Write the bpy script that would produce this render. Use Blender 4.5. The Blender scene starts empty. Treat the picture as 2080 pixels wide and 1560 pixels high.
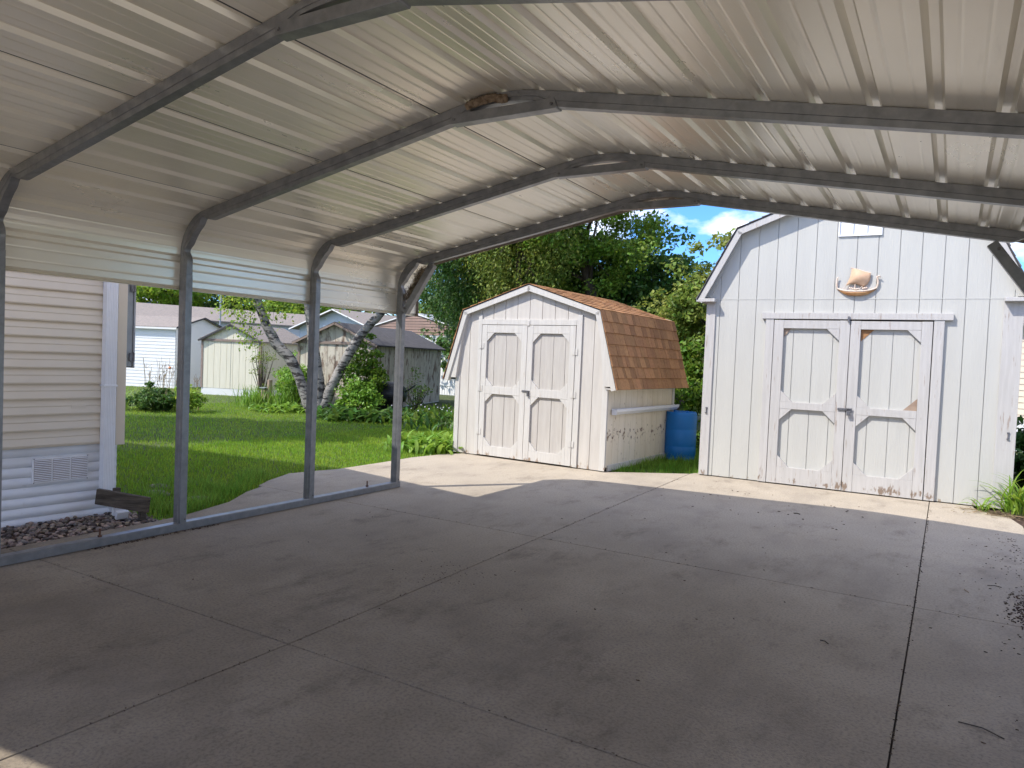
import bpy, bmesh, math, random
import numpy as np
from mathutils import Vector, Matrix
random.seed(7); rng = np.random.default_rng(11)
SC = bpy.context.scene; COL = SC.collection
rad = math.radians

# ------------------------------------------------------------------ camera
CAM = (4.855, -2.158, 1.379); YAW, PIT, ROL, F = 0.5414, -0.0352, -0.0419, 1483.68
M = Matrix.Rotation(YAW, 3, 'Z') @ Matrix.Rotation(PIT, 3, 'X') @ Matrix.Rotation(ROL, 3, 'Y')
cd = bpy.data.cameras.new('camera'); cam = bpy.data.objects.new('camera', cd); COL.objects.link(cam)
R3 = Matrix((M.col[0], M.col[2], -M.col[1])).transposed()
cam.matrix_world = Matrix.Translation(CAM) @ R3.to_4x4()
cd.sensor_fit = 'HORIZONTAL'; cd.sensor_width = 36; cd.lens = F / 2080 * 36
cd.clip_start = .05; cd.clip_end = 3000
SC.camera = cam
# ------------------------------------------------------------------ sun and sky
SX, SY = .54, .70                      # metres the shadow moves per metre of height
ELEV = math.atan2(1, math.hypot(SX, SY)); AZ = math.atan2(-SX, -SY)
w = bpy.data.worlds.new("World"); SC.world = w; w.use_nodes = True
nt = w.node_tree; nt.nodes.clear(); N = nt.nodes.new; L = nt.links.new
sky = N('ShaderNodeTexSky'); sky.sky_type = 'NISHITA'; sky.sun_disc = False
sky.sun_elevation = ELEV; sky.sun_rotation = AZ; sky.air_density = 1.0; sky.dust_density = .25; sky.ozone_density = 2.6
tc = N('ShaderNodeTexCoord'); mp = N('ShaderNodeMapping'); mp.inputs['Scale'].default_value = (1, 1, 2.2); mp.inputs['Location'].default_value = (.35, .1, .25)
nz = N('ShaderNodeTexNoise'); nz.inputs['Scale'].default_value = 5.2; nz.inputs['Detail'].default_value = 7; nz.inputs['Roughness'].default_value = .55
rp = N('ShaderNodeValToRGB'); rp.color_ramp.elements[0].position = .46; rp.color_ramp.elements[1].position = .64
mx = N('ShaderNodeMix'); mx.data_type = 'RGBA'; mx.inputs['B'].default_value = (9.6, 9.0, 8.1, 1)
hs = N('ShaderNodeHueSaturation'); hs.inputs['Saturation'].default_value = 1.12; hs.inputs['Value'].default_value = 1.0
bg = N('ShaderNodeBackground'); bg.inputs['Strength'].default_value = .15
wo = N('ShaderNodeOutputWorld')
L(tc.outputs['Generated'], mp.inputs[0]); L(mp.outputs[0], nz.inputs[0]); L(nz.outputs['Fac'], rp.inputs[0])
L(rp.outputs['Color'], mx.inputs['Factor']); L(sky.outputs[0], hs.inputs['Color']); tn = N('ShaderNodeMix'); tn.data_type = 'RGBA'; tn.blend_type = 'MULTIPLY'; tn.inputs['Factor'].default_value = 1; tn.inputs['B'].default_value = (.46, .72, 1.10, 1); L(hs.outputs[0], tn.inputs['A']); L(tn.outputs['Result'], mx.inputs['A'])
L(mx.outputs['Result'], bg.inputs[0]); L(bg.outputs[0], wo.inputs[0])
sd = bpy.data.lights.new('sun', 'SUN'); sd.energy = 3.1; sd.angle = rad(.5); sd.color = (1, .945, .86)
so = bpy.data.objects.new('sun', sd); COL.objects.link(so)
so.rotation_euler = Vector((SX, SY, -1)).to_track_quat('-Z', 'Y').to_euler(); so.location = (-10, -10, 20)
SC.view_settings.view_transform = 'Standard'; SC.view_settings.look = 'None'
SC.view_settings.exposure = .86; SC.view_settings.gamma = 1
SC.cycles.max_bounces = 10; SC.cycles.diffuse_bounces = 5; SC.cycles.transparent_max_bounces = 8

# ------------------------------------------------------------------ helpers
def tag(o, label=None, cat=None, group=None, kind=None):
    if label: o['label'] = label
    if cat: o['category'] = cat
    if group: o['group'] = group
    if kind: o['kind'] = kind
    return o
def thing(name, label, cat, loc=(0, 0, 0), rz=0, group=None):
    o = bpy.data.objects.new(name, None); COL.objects.link(o); o.empty_display_size = .2
    o.location = loc; o.rotation_euler = (0, 0, rz); return tag(o, label, cat, group)
class MB:
    def __init__(s): s.v = []; s.f = []
    def add(s, vs, fs):
        n = len(s.v); s.v += [tuple(v) for v in vs]; s.f += [tuple(i + n for i in f) for f in fs]; return s
    def box(s, x0, x1, y0, y1, z0, z1):
        return s.add([(x0,y0,z0),(x1,y0,z0),(x1,y1,z0),(x0,y1,z0),(x0,y0,z1),(x1,y0,z1),(x1,y1,z1),(x0,y1,z1)],
                     [(0,3,2,1),(4,5,6,7),(0,1,5,4),(1,2,6,5),(2,3,7,6),(3,0,4,7)])
    def bar(s, a, b, wd, ht, up=(0, 0, 1)):
        a = Vector(a); b = Vector(b); d = (b - a).normalized(); up = Vector(up)
        sd = d.cross(up)
        if sd.length < 1e-4: sd = d.cross(Vector((1, 0, 0)))
        sd.normalize(); u = sd.cross(d)
        vs = [p + sd * i * wd / 2 + u * j * ht / 2 for p in (a, b) for i, j in ((-1, -1), (1, -1), (1, 1), (-1, 1))]
        return s.add(vs, [(3,2,1,0),(4,5,6,7),(0,1,5,4),(1,2,6,5),(2,3,7,6),(3,0,4,7)])
    def prism(s, poly, y0, y1, ax='y'):          # polygon in (u, z), extruded along y
        n = len(poly); mk = (lambda u, z, y: (u, y, z)) if ax == 'y' else ((lambda u, z, y: (y, u, z)) if ax == 'x' else (lambda u, z, y: (u, z, y)))
        ar = sum(poly[i][0]*poly[(i+1)%n][1]-poly[(i+1)%n][0]*poly[i][1] for i in range(n))
        if ar < 0: poly = poly[::-1]
        if ax == 'x' or ax == 'z': poly = poly
        vs = [mk(u, z, y0) for u, z in poly] + [mk(u, z, y1) for u, z in poly]
        fs = [tuple(range(n)), tuple(range(2*n-1, n-1, -1))] + [(i, i+n, (i+1)%n+n, (i+1)%n) for i in range(n)]
        if ax != 'y': fs = [f[::-1] for f in fs]
        return s.add(vs, fs)
    def tube(s, pts, rs, seg=10, cap=True):
        pts = [Vector(p) for p in pts]; rs = rs if hasattr(rs, '__len__') else [rs] * len(pts)
        rings = []; prev = None
        for i, p in enumerate(pts):
            d = (pts[min(i+1, len(pts)-1)] - pts[max(i-1, 0)]).normalized()
            if prev is None: a = d.orthogonal().normalized()
            else: a = (prev - d * prev.dot(d)).normalized()
            prev = a; b = d.cross(a)
            rings.append([p + (a*math.cos(t)+b*math.sin(t))*rs[i] for t in [2*math.pi*k/seg for k in range(seg)]])
        vs = [v for r in rings for v in r]; fs = []
        for i in range(len(pts)-1):
            for k in range(seg): fs.append((i*seg+k, i*seg+(k+1)%seg, (i+1)*seg+(k+1)%seg, (i+1)*seg+k))
        if cap: fs += [tuple(range(seg-1, -1, -1)), tuple((len(pts)-1)*seg+k for k in range(seg))]
        return s.add(vs, fs)
    def lathe(s, prof, seg=32, c=(0, 0, 0)):
        vs = [(c[0]+r*math.cos(2*math.pi*k/seg), c[1]+r*math.sin(2*math.pi*k/seg), c[2]+z) for r, z in prof for k in range(seg)]
        fs = [(i*seg+k, i*seg+(k+1)%seg, (i+1)*seg+(k+1)%seg, (i+1)*seg+k) for i in range(len(prof)-1) for k in range(seg)]
        return s.add(vs, fs)
    def obj(s, name, mat, parent=None, bev=0, smooth=False, loc=None):
        me = bpy.data.meshes.new(name); me.from_pydata(s.v, [], s.f); me.update()
        me.materials.append(mat)
        if smooth: me.polygons.foreach_set('use_smooth', [True]*len(me.polygons))
        o = bpy.data.objects.new(name, me); COL.objects.link(o)
        if parent: o.parent = parent
        if loc: o.location = loc
        if bev:
            b = o.modifiers.new('bevel', 'BEVEL'); b.width = bev; b.segments = 2; b.limit_method = 'ANGLE'; b.angle_limit = rad(40)
        return o
def npmesh(name, V, Fc, mat, parent=None, smooth=False):
    """V (n,3), Fc (m,k) all faces with k corners"""
    me = bpy.data.meshes.new(name); V = np.asarray(V, np.float32); Fc = np.asarray(Fc, np.int32); m, k = Fc.shape
    me.vertices.add(len(V)); me.vertices.foreach_set('co', V.ravel())
    me.loops.add(m*k); me.loops.foreach_set('vertex_index', Fc.ravel())
    me.polygons.add(m); me.polygons.foreach_set('loop_start', np.arange(0, m*k, k, dtype=np.int32)); me.polygons.foreach_set('loop_total', np.full(m, k, np.int32))
    me.update(calc_edges=True); me.validate(); me.materials.append(mat)
    if smooth: me.polygons.foreach_set('use_smooth', [True]*m)
    o = bpy.data.objects.new(name, me); COL.objects.link(o)
    if parent: o.parent = parent
    return o

# ------------------------------------------------------------------ materials
def mat(name, c1, c2=None, sc=4, st=(1, 1, 1), rough=.7, metal=0, bump=0, bsc=30, bst=(1, 1, 1), isl=0, ramp=(.35, .65),
        stain=None, stsc=3, strmp=(.6, .72), stst=(1, 1, 1), spec=.5, detail=6, trans=0, rvar=0, aniso=0, det2=None, hv=.06, peel=None):
    m = bpy.data.materials.new(name); m.use_nodes = True; t = m.node_tree; B = t.nodes['Principled BSDF']; n = t.nodes.new; l = t.links.new
    B.inputs['Roughness'].default_value = rough; B.inputs['Metallic'].default_value = metal; B.inputs['Specular IOR Level'].default_value = spec
    co = n('ShaderNodeTexCoord')
    def noise(scale, stretch, det=6, rgh=.6):
        mpn = n('ShaderNodeMapping'); mpn.inputs['Scale'].default_value = stretch; l(co.outputs['Object'], mpn.inputs[0])
        z = n('ShaderNodeTexNoise'); z.inputs['Scale'].default_value = scale; z.inputs['Detail'].default_value = det; z.inputs['Roughness'].default_value = rgh
        l(mpn.outputs[0], z.inputs[0]); return z.outputs['Fac']
    def rmp(src, a, b):
        r = n('ShaderNodeMapRange'); r.inputs['From Min'].default_value = a; r.inputs['From Max'].default_value = b; l(src, r.inputs['Value']); return r.outputs[0]
    def mixc(fac, A, Bc):
        x = n('ShaderNodeMix'); x.data_type = 'RGBA'; l(fac, x.inputs['Factor'])
        for s_, v in (('A', A), ('B', Bc)):
            if isinstance(v, tuple): x.inputs[s_].default_value = (*v[:3], 1)
            else: l(v, x.inputs[s_])
        return x.outputs['Result']
    c2 = c2 or tuple(v*.85 for v in c1)
    nf = noise(sc, st, detail); col = mixc(rmp(nf, *ramp), c1, c2)
    if det2: col = mixc(rmp(noise(det2[1], det2[2], 4), det2[3], det2[4]), col, det2[0])
    if stain: col = mixc(rmp(noise(stsc, stst, 8, .65), *strmp), col, stain)
    if peel:      # peel = (colour, z centre, z half height, noise scale, threshold): paint worn off in a height band
        pc, zc, zh, ps, pt = peel; sp = n('ShaderNodeSeparateXYZ'); l(co.outputs['Object'], sp.inputs[0])
        d1_ = n('ShaderNodeMath'); d1_.operation = 'SUBTRACT'; d1_.inputs[1].default_value = zc; l(sp.outputs['Z'], d1_.inputs[0])
        d2_ = n('ShaderNodeMath'); d2_.operation = 'ABSOLUTE'; l(d1_.outputs[0], d2_.inputs[0])
        band = n('ShaderNodeMapRange'); band.inputs['From Min'].default_value = 0; band.inputs['From Max'].default_value = zh; band.inputs['To Min'].default_value = .16; band.inputs['To Max'].default_value = -.12; l(d2_.outputs[0], band.inputs['Value'])
        ad = n('ShaderNodeMath'); ad.operation = 'ADD'; l(noise(ps, (1, 1, 1.2) if ps > 12 else (1.4, 1.4, .5), 9, .7), ad.inputs[0]); l(band.outputs[0], ad.inputs[1])
        col = mixc(rmp(ad.outputs[0], pt, pt+.05), col, pc)
    if isl:
        g = n('ShaderNodeNewGeometry'); h = n('ShaderNodeHueSaturation'); l(col, h.inputs['Color'])
        a = n('ShaderNodeMapRange'); a.inputs['To Min'].default_value = 1-isl; a.inputs['To Max'].default_value = 1+isl; l(g.outputs['Random Per Island'], a.inputs['Value']); l(a.outputs[0], h.inputs['Value'])
        k = n('ShaderNodeMath'); k.operation = 'MULTIPLY'; k.inputs[1].default_value = 7.31; l(g.outputs['Random Per Island'], k.inputs[0])
        fr = n('ShaderNodeMath'); fr.operation = 'FRACT'; l(k.outputs[0], fr.inputs[0])
        hh = n('ShaderNodeMapRange'); hh.inputs['To Min'].default_value = .5-hv*isl; hh.inputs['To Max'].default_value = .5+hv*isl; l(fr.outputs[0], hh.inputs['Value']); l(hh.outputs[0], h.inputs['Hue'])
        col = h.outputs[0]
    l(col, B.inputs['Base Color'])
    if rvar:
        r_ = n('ShaderNodeMapRange'); r_.inputs['To Min'].default_value = rough-rvar; r_.inputs['To Max'].default_value = rough+rvar; l(nf, r_.inputs['Value']); l(r_.outputs[0], B.inputs['Roughness'])
    if bump:
        b = n('ShaderNodeBump'); b.inputs['Strength'].default_value = 1; b.inputs['Distance'].default_value = bump; l(noise(bsc, bst, 5), b.inputs['Height']); l(b.outputs[0], B.inputs['Normal'])
    if trans:
        tr = n('ShaderNodeBsdfTranslucent'); h2 = n('ShaderNodeHueSaturation'); h2.inputs['Value'].default_value = 1.6; h2.inputs['Hue'].default_value = .485; l(col, h2.inputs['Color']); l(h2.outputs[0], tr.inputs[0])
        ms = n('ShaderNodeMixShader'); ms.inputs[0].default_value = trans; l(B.outputs[0], ms.inputs[1]); l(tr.outputs[0], ms.inputs[2]); l(ms.outputs[0], t.nodes['Material Output'].inputs['Surface'])
    return m
def concrete():
    m = mat('concrete', (.49, .425, .335), (.405, .35, .275), sc=1.3, ramp=(.3, .7), rough=.85, bump=.0022, bsc=120, stain=(.27, .23, .19), stsc=1.6, strmp=(.5, .85), stst=(1, .5, 1), spec=.25, detail=12,
            det2=((.27, .235, .20), 70, (1, 1, 1), .46, .74))
    t = m.node_tree; n = t.nodes.new; l = t.links.new; B = t.nodes['Principled BSDF']; col = B.inputs['Base Color'].links[0].from_socket
    co = n('ShaderNodeTexCoord'); sp = n('ShaderNodeSeparateXYZ'); l(co.outputs['Object'], sp.inputs[0])
    def mr(src, a, b, c=0, d=1):
        q = n('ShaderNodeMapRange'); q.interpolation_type = 'SMOOTHSTEP'; q.inputs['From Min'].default_value = a; q.inputs['From Max'].default_value = b; q.inputs['To Min'].default_value = c; q.inputs['To Max'].default_value = d; l(src, q.inputs['Value']); return q.outputs[0]
    def mul(a, b):
        q = n('ShaderNodeMath'); q.operation = 'MULTIPLY'; l(a, q.inputs[0])
        if isinstance(b, float): q.inputs[1].default_value = b
        else: l(b, q.inputs[1])
        return q.outputs[0]
    # parking dirt plus carport shade painted into the colour, fading towards sheds and back
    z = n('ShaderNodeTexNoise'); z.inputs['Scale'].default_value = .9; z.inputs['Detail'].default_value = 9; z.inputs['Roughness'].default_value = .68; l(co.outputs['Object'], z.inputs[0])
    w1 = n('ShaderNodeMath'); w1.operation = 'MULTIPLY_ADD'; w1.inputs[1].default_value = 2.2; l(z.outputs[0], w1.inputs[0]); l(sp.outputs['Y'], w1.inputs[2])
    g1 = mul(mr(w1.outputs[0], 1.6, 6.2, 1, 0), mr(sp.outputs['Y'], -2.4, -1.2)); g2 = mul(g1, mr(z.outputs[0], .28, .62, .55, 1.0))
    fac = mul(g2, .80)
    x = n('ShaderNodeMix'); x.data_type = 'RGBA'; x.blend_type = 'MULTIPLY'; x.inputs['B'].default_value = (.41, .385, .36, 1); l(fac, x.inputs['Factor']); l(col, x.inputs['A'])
    # small oil spots and tyre scuffs
    z2 = n('ShaderNodeTexNoise'); z2.inputs['Scale'].default_value = 3.1; z2.inputs['Detail'].default_value = 7; z2.inputs['Roughness'].default_value = .78; mp_ = n('ShaderNodeMapping'); mp_.inputs['Location'].default_value = (3, 1, 0); mp_.inputs['Scale'].default_value = (1, .45, 1); l(co.outputs['Object'], mp_.inputs[0]); l(mp_.outputs[0], z2.inputs[0])
    y_ = n('ShaderNodeMix'); y_.data_type = 'RGBA'; y_.blend_type = 'MULTIPLY'; y_.inputs['B'].default_value = (.5, .48, .47, 1); l(mul(mr(z2.outputs[0], .50, .74), .75), y_.inputs['Factor']); l(x.outputs['Result'], y_.inputs['A'])
    l(y_.outputs['Result'], B.inputs['Base Color']); return m
GR = (9, 9, .9)   # vertical wood grain stretch
MAT = dict(
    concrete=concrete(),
    bounce_paving=mat('bounce_concrete', (.46, .42, .36), (.40, .37, .32), sc=.6, rough=.9),
    joint=mat('joint_dirt', (.05, .04, .03), rough=.95),
    siding=mat('vinyl_siding', (.73, .64, .515), (.69, .605, .485), sc=2, rough=.5, bump=.0004, bsc=60, bst=(1, .15, 6)),
    skirt=mat('skirting_metal', (.80, .81, .84), (.74, .75, .78), sc=3, rough=.4, stain=(.35, .32, .28), stsc=5, strmp=(.66, .8), stst=(1, 1, .5)),
    spout=mat('downspout_white', (.82, .82, .84), (.76, .76, .78), sc=6, rough=.4, stain=(.5, .48, .45), stsc=8, strmp=(.64, .8)),
    sheet=mat('galvalume_sheet', (.88, .825, .715), (.82, .77, .665), sc=2.2, st=(1, .35, 1), rough=.29, metal=.46, rvar=.07, bump=.0006, bsc=3, bst=(2, .25, 2), stain=(.50, .45, .38), stsc=2.5, strmp=(.60, .9), stst=(3, .25, 3)),
    sheet_edge=mat('sheet_edge_trim', (.34, .28, .23), (.22, .18, .15), sc=12, rough=.6, metal=.3),
    galv=mat('galvanized_tube', (.27, .275, .285), (.20, .205, .215), sc=14, st=(1, 1, 1), rough=.38, metal=.6, rvar=.1, stain=(.14, .13, .12), stsc=6, strmp=(.62, .8), bump=.0005, bsc=60),
    rust=mat('rust', (.16, .07, .035), (.07, .04, .03), sc=30, rough=.9),
    nest=mat('nest_mud', (.13, .085, .05), (.30, .23, .16), sc=40, rough=.95, bump=.01, bsc=60),
    straw=mat('nest_straw', (.30, .24, .16), (.12, .085, .05), sc=20, rough=.95, isl=.5),
    barnp=mat('barn_paint', (.50, .495, .462), (.47, .465, .435), sc=2, st=(3, 3, .4), rough=.55, bump=.0035, bsc=14, bst=(6, 6, .55), stain=(.42, .42, .39), stsc=6, strmp=(.66, .9), stst=(2, 2, .3), peel=((.30, .25, .19), 0, .16, 9, .66)),
    barnt=mat('barn_trim_paint', (.50, .485, .47), (.44, .425, .41), sc=5, st=(8, 8, .5), rough=.6, bump=.002, bsc=22, bst=(8, 8, .6), stain=(.33, .27, .23), stsc=7, strmp=(.60, .68), stst=(5, 5, .5), peel=((.22, .165, .125), .06, .2, 11, .665)),
    shedp=mat('shed_paint', (.56, .53, .49), (.49, .46, .425), sc=3, st=(4, 4, .5), rough=.65, bump=.0035, bsc=18, bst=(6, 6, .5), stain=(.45, .38, .31), stsc=7, strmp=(.64, .8), stst=(5, 5, .35), peel=((.28, .20, .14), 0, .25, 10, .66)),
    sheddoor=mat('shed_door_panel', (.49, .465, .43), (.43, .40, .37), sc=4, st=(5, 5, .5), rough=.7, bump=.004, bsc=16, bst=(7, 7, .45), stain=(.48, .42, .36), stsc=8, strmp=(.62, .8), stst=(5, 5, .3)),
    shedt=mat('shed_trim', (.58, .56, .53), (.51, .49, .46), sc=5, st=(8, 8, .6), rough=.6, bump=.003, bsc=20, bst=(7, 7, .6), stain=(.42, .34, .27), stsc=8, strmp=(.61, .70), stst=(5, 5, .6), peel=((.30, .22, .16), 0, .2, 11, .66)),
    shedside=mat('shed_side_paint', (.76, .68, .55), (.68, .60, .47), sc=3, st=(3, 3, .5), rough=.65, bump=.002, bsc=18, bst=(6, 6, .5), stain=(.30, .20, .13), stsc=11, strmp=(.64, .68), stst=(2.2, 2.2, 1), peel=((.17, .11, .075), .45, .42, 13, .685)),
    rawwood=mat('raw_wood', (.42, .22, .09), (.25, .12, .05), sc=8, st=(1, 1, 12), rough=.8),
    tanwood=mat('weathered_wood_tan', (.38, .29, .22), (.28, .2, .15), sc=8, rough=.85),
    wood=mat('old_dark_wood', (.045, .035, .025), (.13, .105, .08), sc=7, st=(1, 1, 9), rough=.95, bump=.008, bsc=12, bst=(1, 1, 10)),
    shingle=mat('brown_shingle', (.40, .205, .088), (.315, .155, .066), sc=30, rough=.95, hv=.015, isl=.24, bump=.002, bsc=150),
    shingle_gray=mat('gray_shingle', (.16, .145, .14), (.11, .10, .10), sc=14, rough=.95, isl=.2, bump=.003, bsc=80),
    dark=mat('dark_edge', (.05, .05, .055), rough=.8),
    blue=mat('blue_plastic', (.006, .155, .46), (.006, .135, .40), sc=3, rough=.42, spec=.4, stain=(.03, .16, .36), stsc=9, strmp=(.62, .8)),
    tan=mat('ornament_tan', (.62, .42, .28), (.55, .36, .23), sc=10, rough=.75, bump=.002, bsc=30),
    orn=mat('ornament_brown', (.36, .15, .045), (.50, .28, .12), sc=14, rough=.5),
    ornw=mat('ornament_cream', (.78, .66, .55), (.62, .48, .38), sc=18, rough=.5),
    steel=mat('dull_steel', (.22, .22, .24), (.14, .13, .13), sc=20, rough=.45, metal=.7),
    glass=mat('window_glass', (.5, .55, .6), rough=.08, metal=0, spec=1),
    pane_glare=mat('pane_reflection', (.86, .87, .9), rough=.5),
    grass=mat('grass', (.18, .34, .03), (.27, .40, .045), sc=.9, rough=.6, isl=.4, trans=.25, spec=.2),
    grasst=mat('tall_grass', (.12, .27, .03), (.19, .31, .05), sc=2, rough=.55, isl=.4, trans=.45, spec=.2),
    ground=mat('lawn_soil', (.05, .075, .02), (.08, .10, .03), sc=1.2, rough=.95, bump=.02, bsc=25),
    mulch=mat('mulch', (.05, .03, .02), (.10, .065, .04), sc=25, rough=.95, bump=.02, bsc=40, isl=.5),
    stone=mat('river_stone', (.30, .21, .15), (.15, .13, .12), sc=9, rough=.6, isl=.8, hv=.035),
    paver=mat('paving_stone', (.22, .18, .16), (.15, .13, .12), sc=9, rough=.9, bump=.01),
    leafM=mat('leaf_maple', (.09, .185, .02), (.15, .235, .028), sc=.7, rough=.5, isl=.4, trans=.38, spec=.3),
    leafD=mat('leaf_dark', (.045, .115, .02), (.075, .15, .025), sc=.8, rough=.45, isl=.4, trans=.3, spec=.35),
    leafY=mat('leaf_yellow_green', (.17, .31, .03), (.25, .34, .045), sc=1, rough=.5, isl=.35, trans=.4, spec=.3),
    leafO=mat('leaf_olive', (.13, .21, .035), (.21, .24, .045), sc=1.5, rough=.5, isl=.4, trans=.35, spec=.3),
    leafH=mat('leaf_hosta', (.14, .30, .03), (.21, .34, .045), sc=3, rough=.45, isl=.25, trans=.3, spec=.4),
    bark=mat('bark', (.10, .08, .065), (.05, .04, .03), sc=9, st=(3, 3, .6), rough=.95, bump=.02, bsc=14, bst=(4, 4, .6)),
    birch=mat('birch_bark', (.31, .29, .265), (.19, .18, .165), sc=5, rough=.75, bump=.006, bsc=14, bst=(1, 1, 5), stain=(.035, .03, .028), stsc=4.4, strmp=(.50, .56), stst=(1.1, 1.1, 3.6)),
    dry=mat('dry_stem', (.34, .25, .15), (.2, .14, .08), sc=10, rough=.9, isl=.3),
    yshed=mat('yellow_shed_paint', (.74, .70, .575), (.68, .645, .525), sc=4, st=(4, 4, .4), rough=.7, stain=(.5, .48, .38), stsc=6, strmp=(.6, .8), stst=(4, 4, .4)),
    ytrim=mat('brown_gray_trim', (.30, .23, .20), (.24, .18, .155), sc=6, rough=.8),
    white=mat('white_siding', (.78, .78, .775), (.75, .75, .745), sc=3, rough=.5),
    bluesid=mat('pale_blue_siding', (.50, .55, .58), (.46, .51, .54), sc=3, rough=.6),
    bluehs=mat('blue_house_wall', (.12, .2, .3), rough=.7),
    wshed=mat('weathered_shed', (.66, .61, .52), (.52, .45, .37), sc=2.2, st=(3, 3, .6), rough=.85, bump=.003, bsc=14, bst=(6, 6, .6), stain=(.22, .15, .115), stsc=2.6, strmp=(.5, .6), stst=(2, 2, .9)),
    roofgray=mat('gray_asphalt_roof', (.27, .24, .21), (.20, .18, .16), sc=9, st=(1, 1, 3), rough=.95, det2=((.36, .28, .25), 30, (1, 1, 1), .5, .7)),
    roofdark=mat('dark_asphalt_roof', (.10, .095, .10), (.065, .06, .065), sc=10, rough=.95),
    rooflt=mat('pale_metal_roof', (.52, .54, .58), rough=.6),
    brownmet=mat('brown_corrugated_metal', (.27, .17, .13), (.22, .14, .105), sc=3, rough=.6),
    cover=mat('black_cover', (.016, .016, .018), (.03, .03, .033), sc=4, rough=.38, bump=.02, bsc=7),
    meter=mat('meter_gray', (.36, .38, .41), (.30, .32, .34), sc=8, rough=.45, metal=.3),
    flower=mat('pale_flower', (.75, .72, .8), rough=.6), orange=mat('orange_flower', (.75, .25, .08), rough=.6),
)
# ------------------------------------------------------------------ ground, driveway, path
g = MB().add([(-400, -400, -.035), (400, -400, -.035), (400, 400, -.035), (-400, 400, -.035)], [(0, 1, 2, 3)])
tag(g.obj('ground', MAT['ground']), kind='structure')
# slabs of the driveway, each a bevelled block with a real gap between; one concrete sheet
WALK = [(-.374, 1.245), (-.41, 1.55), (-.587, 2.10), (-.854, 2.50), (-1.19, 3.05), (-1.385, 3.5), (-1.31, 3.85), (-1.24, 4.1), (-1.24, 4.9), (-1.27, 5.5), (-1.19, 6.03), (-1.05, 6.35)]
def walkx(y):
    if y <= 1.2: return -.385
    for (x0, y0), (x1, y1) in zip(WALK, WALK[1:]):
        if y <= y1: return x0 + (x1-x0)*(y-y0)/(y1-y0)
    return -1.05
gp = .0036
def backy(x):   # far edge of the slab: in front of the little shed, then the barn
    if x < 1.2: return 6.37 - .045*(x+1.05)
    if x < 2.12: return 6.33 + (x-1.2)*.80
    return 7.075 + .023*(x-2.15)
sl = MB()
def slab(poly):
    c = Vector((sum(p[0] for p in poly)/len(poly), sum(p[1] for p in poly)/len(poly)))
    sl.prism([(p[0], p[1]) for p in poly], -.12, 0, 'z')
ys = [-12.0, -7.6, -5.0, -2.37, .22, 2.79]
XC = 2.25; XR = 4.735; XE = 5.52
def xc(y): return 2.27 - .03*max(0, y)   # the long joint drifts a little
for a, b in zip(ys, ys[1:]):
    slab([(-.385+gp, a+gp), (xc(a)-gp, a+gp), (xc(b)-gp, b-gp)] + ([(walkx(2.7)+.0, b-gp), (-.854, 2.5), (-.587, 2.1), (-.41, 1.55), (-.374, 1.245)] if b > 2.5 else [(-.385+gp, b-gp)]))
    slab([(xc(a)+gp, a+gp), (XR-gp, a+gp), (XR-gp, b-gp), (xc(b)+gp, b-gp)])
    slab([(XR+gp, a+gp), (XE, a+gp), (XE, b-gp), (XR+gp, b-gp)])
wk = [p for p in WALK if p[1] > 2.9]
slab([(walkx(2.79+gp), 2.79+gp), (xc(2.79)-gp, 2.79+gp), (2.05-gp, 7.0), (1.22, 6.35), (-1.0, 6.42)] + wk[::-1])
slab([(xc(2.79)+gp, 2.79+gp), (XR-gp, 2.79+gp), (XR-.02-gp, 7.25), (2.12, 7.25), (2.05+gp, 7.0)])
slab([(XR+gp, 2.79+gp), (XE, 2.79+gp), (5.50, 6.2), (5.42, 6.62), (5.15, 6.85), (5.1, 7.25), (XR-.02+gp, 7.25)])
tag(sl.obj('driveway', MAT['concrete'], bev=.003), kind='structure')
js = MB().box(-.38, XE-.02, -12, 6.2, -.04, -.012)
tag(js.obj('driveway_joint_bed', MAT['joint']), kind='structure')

st = MB().add([(-60, -24, -.02), (60, -24, -.02), (60, -12.2, -.02), (-60, -12.2, -.02)], [(0, 1, 2, 3)])
tag(st.obj('bounce_paving', MAT['bounce_paving']), kind='structure')  # unseen street added behind the viewpoint so daylight bounces in
st = MB().add([(6.3, -12.2, -.022), (8.5, -12.2, -.022), (8.5, 6, -.022), (6.3, 6, -.022)], [(0, 1, 2, 3)])
tag(st.obj('bounce_driveway', MAT['bounce_paving']), kind='structure')  # unseen pale paving added on the right to bounce light under the roof
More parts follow.
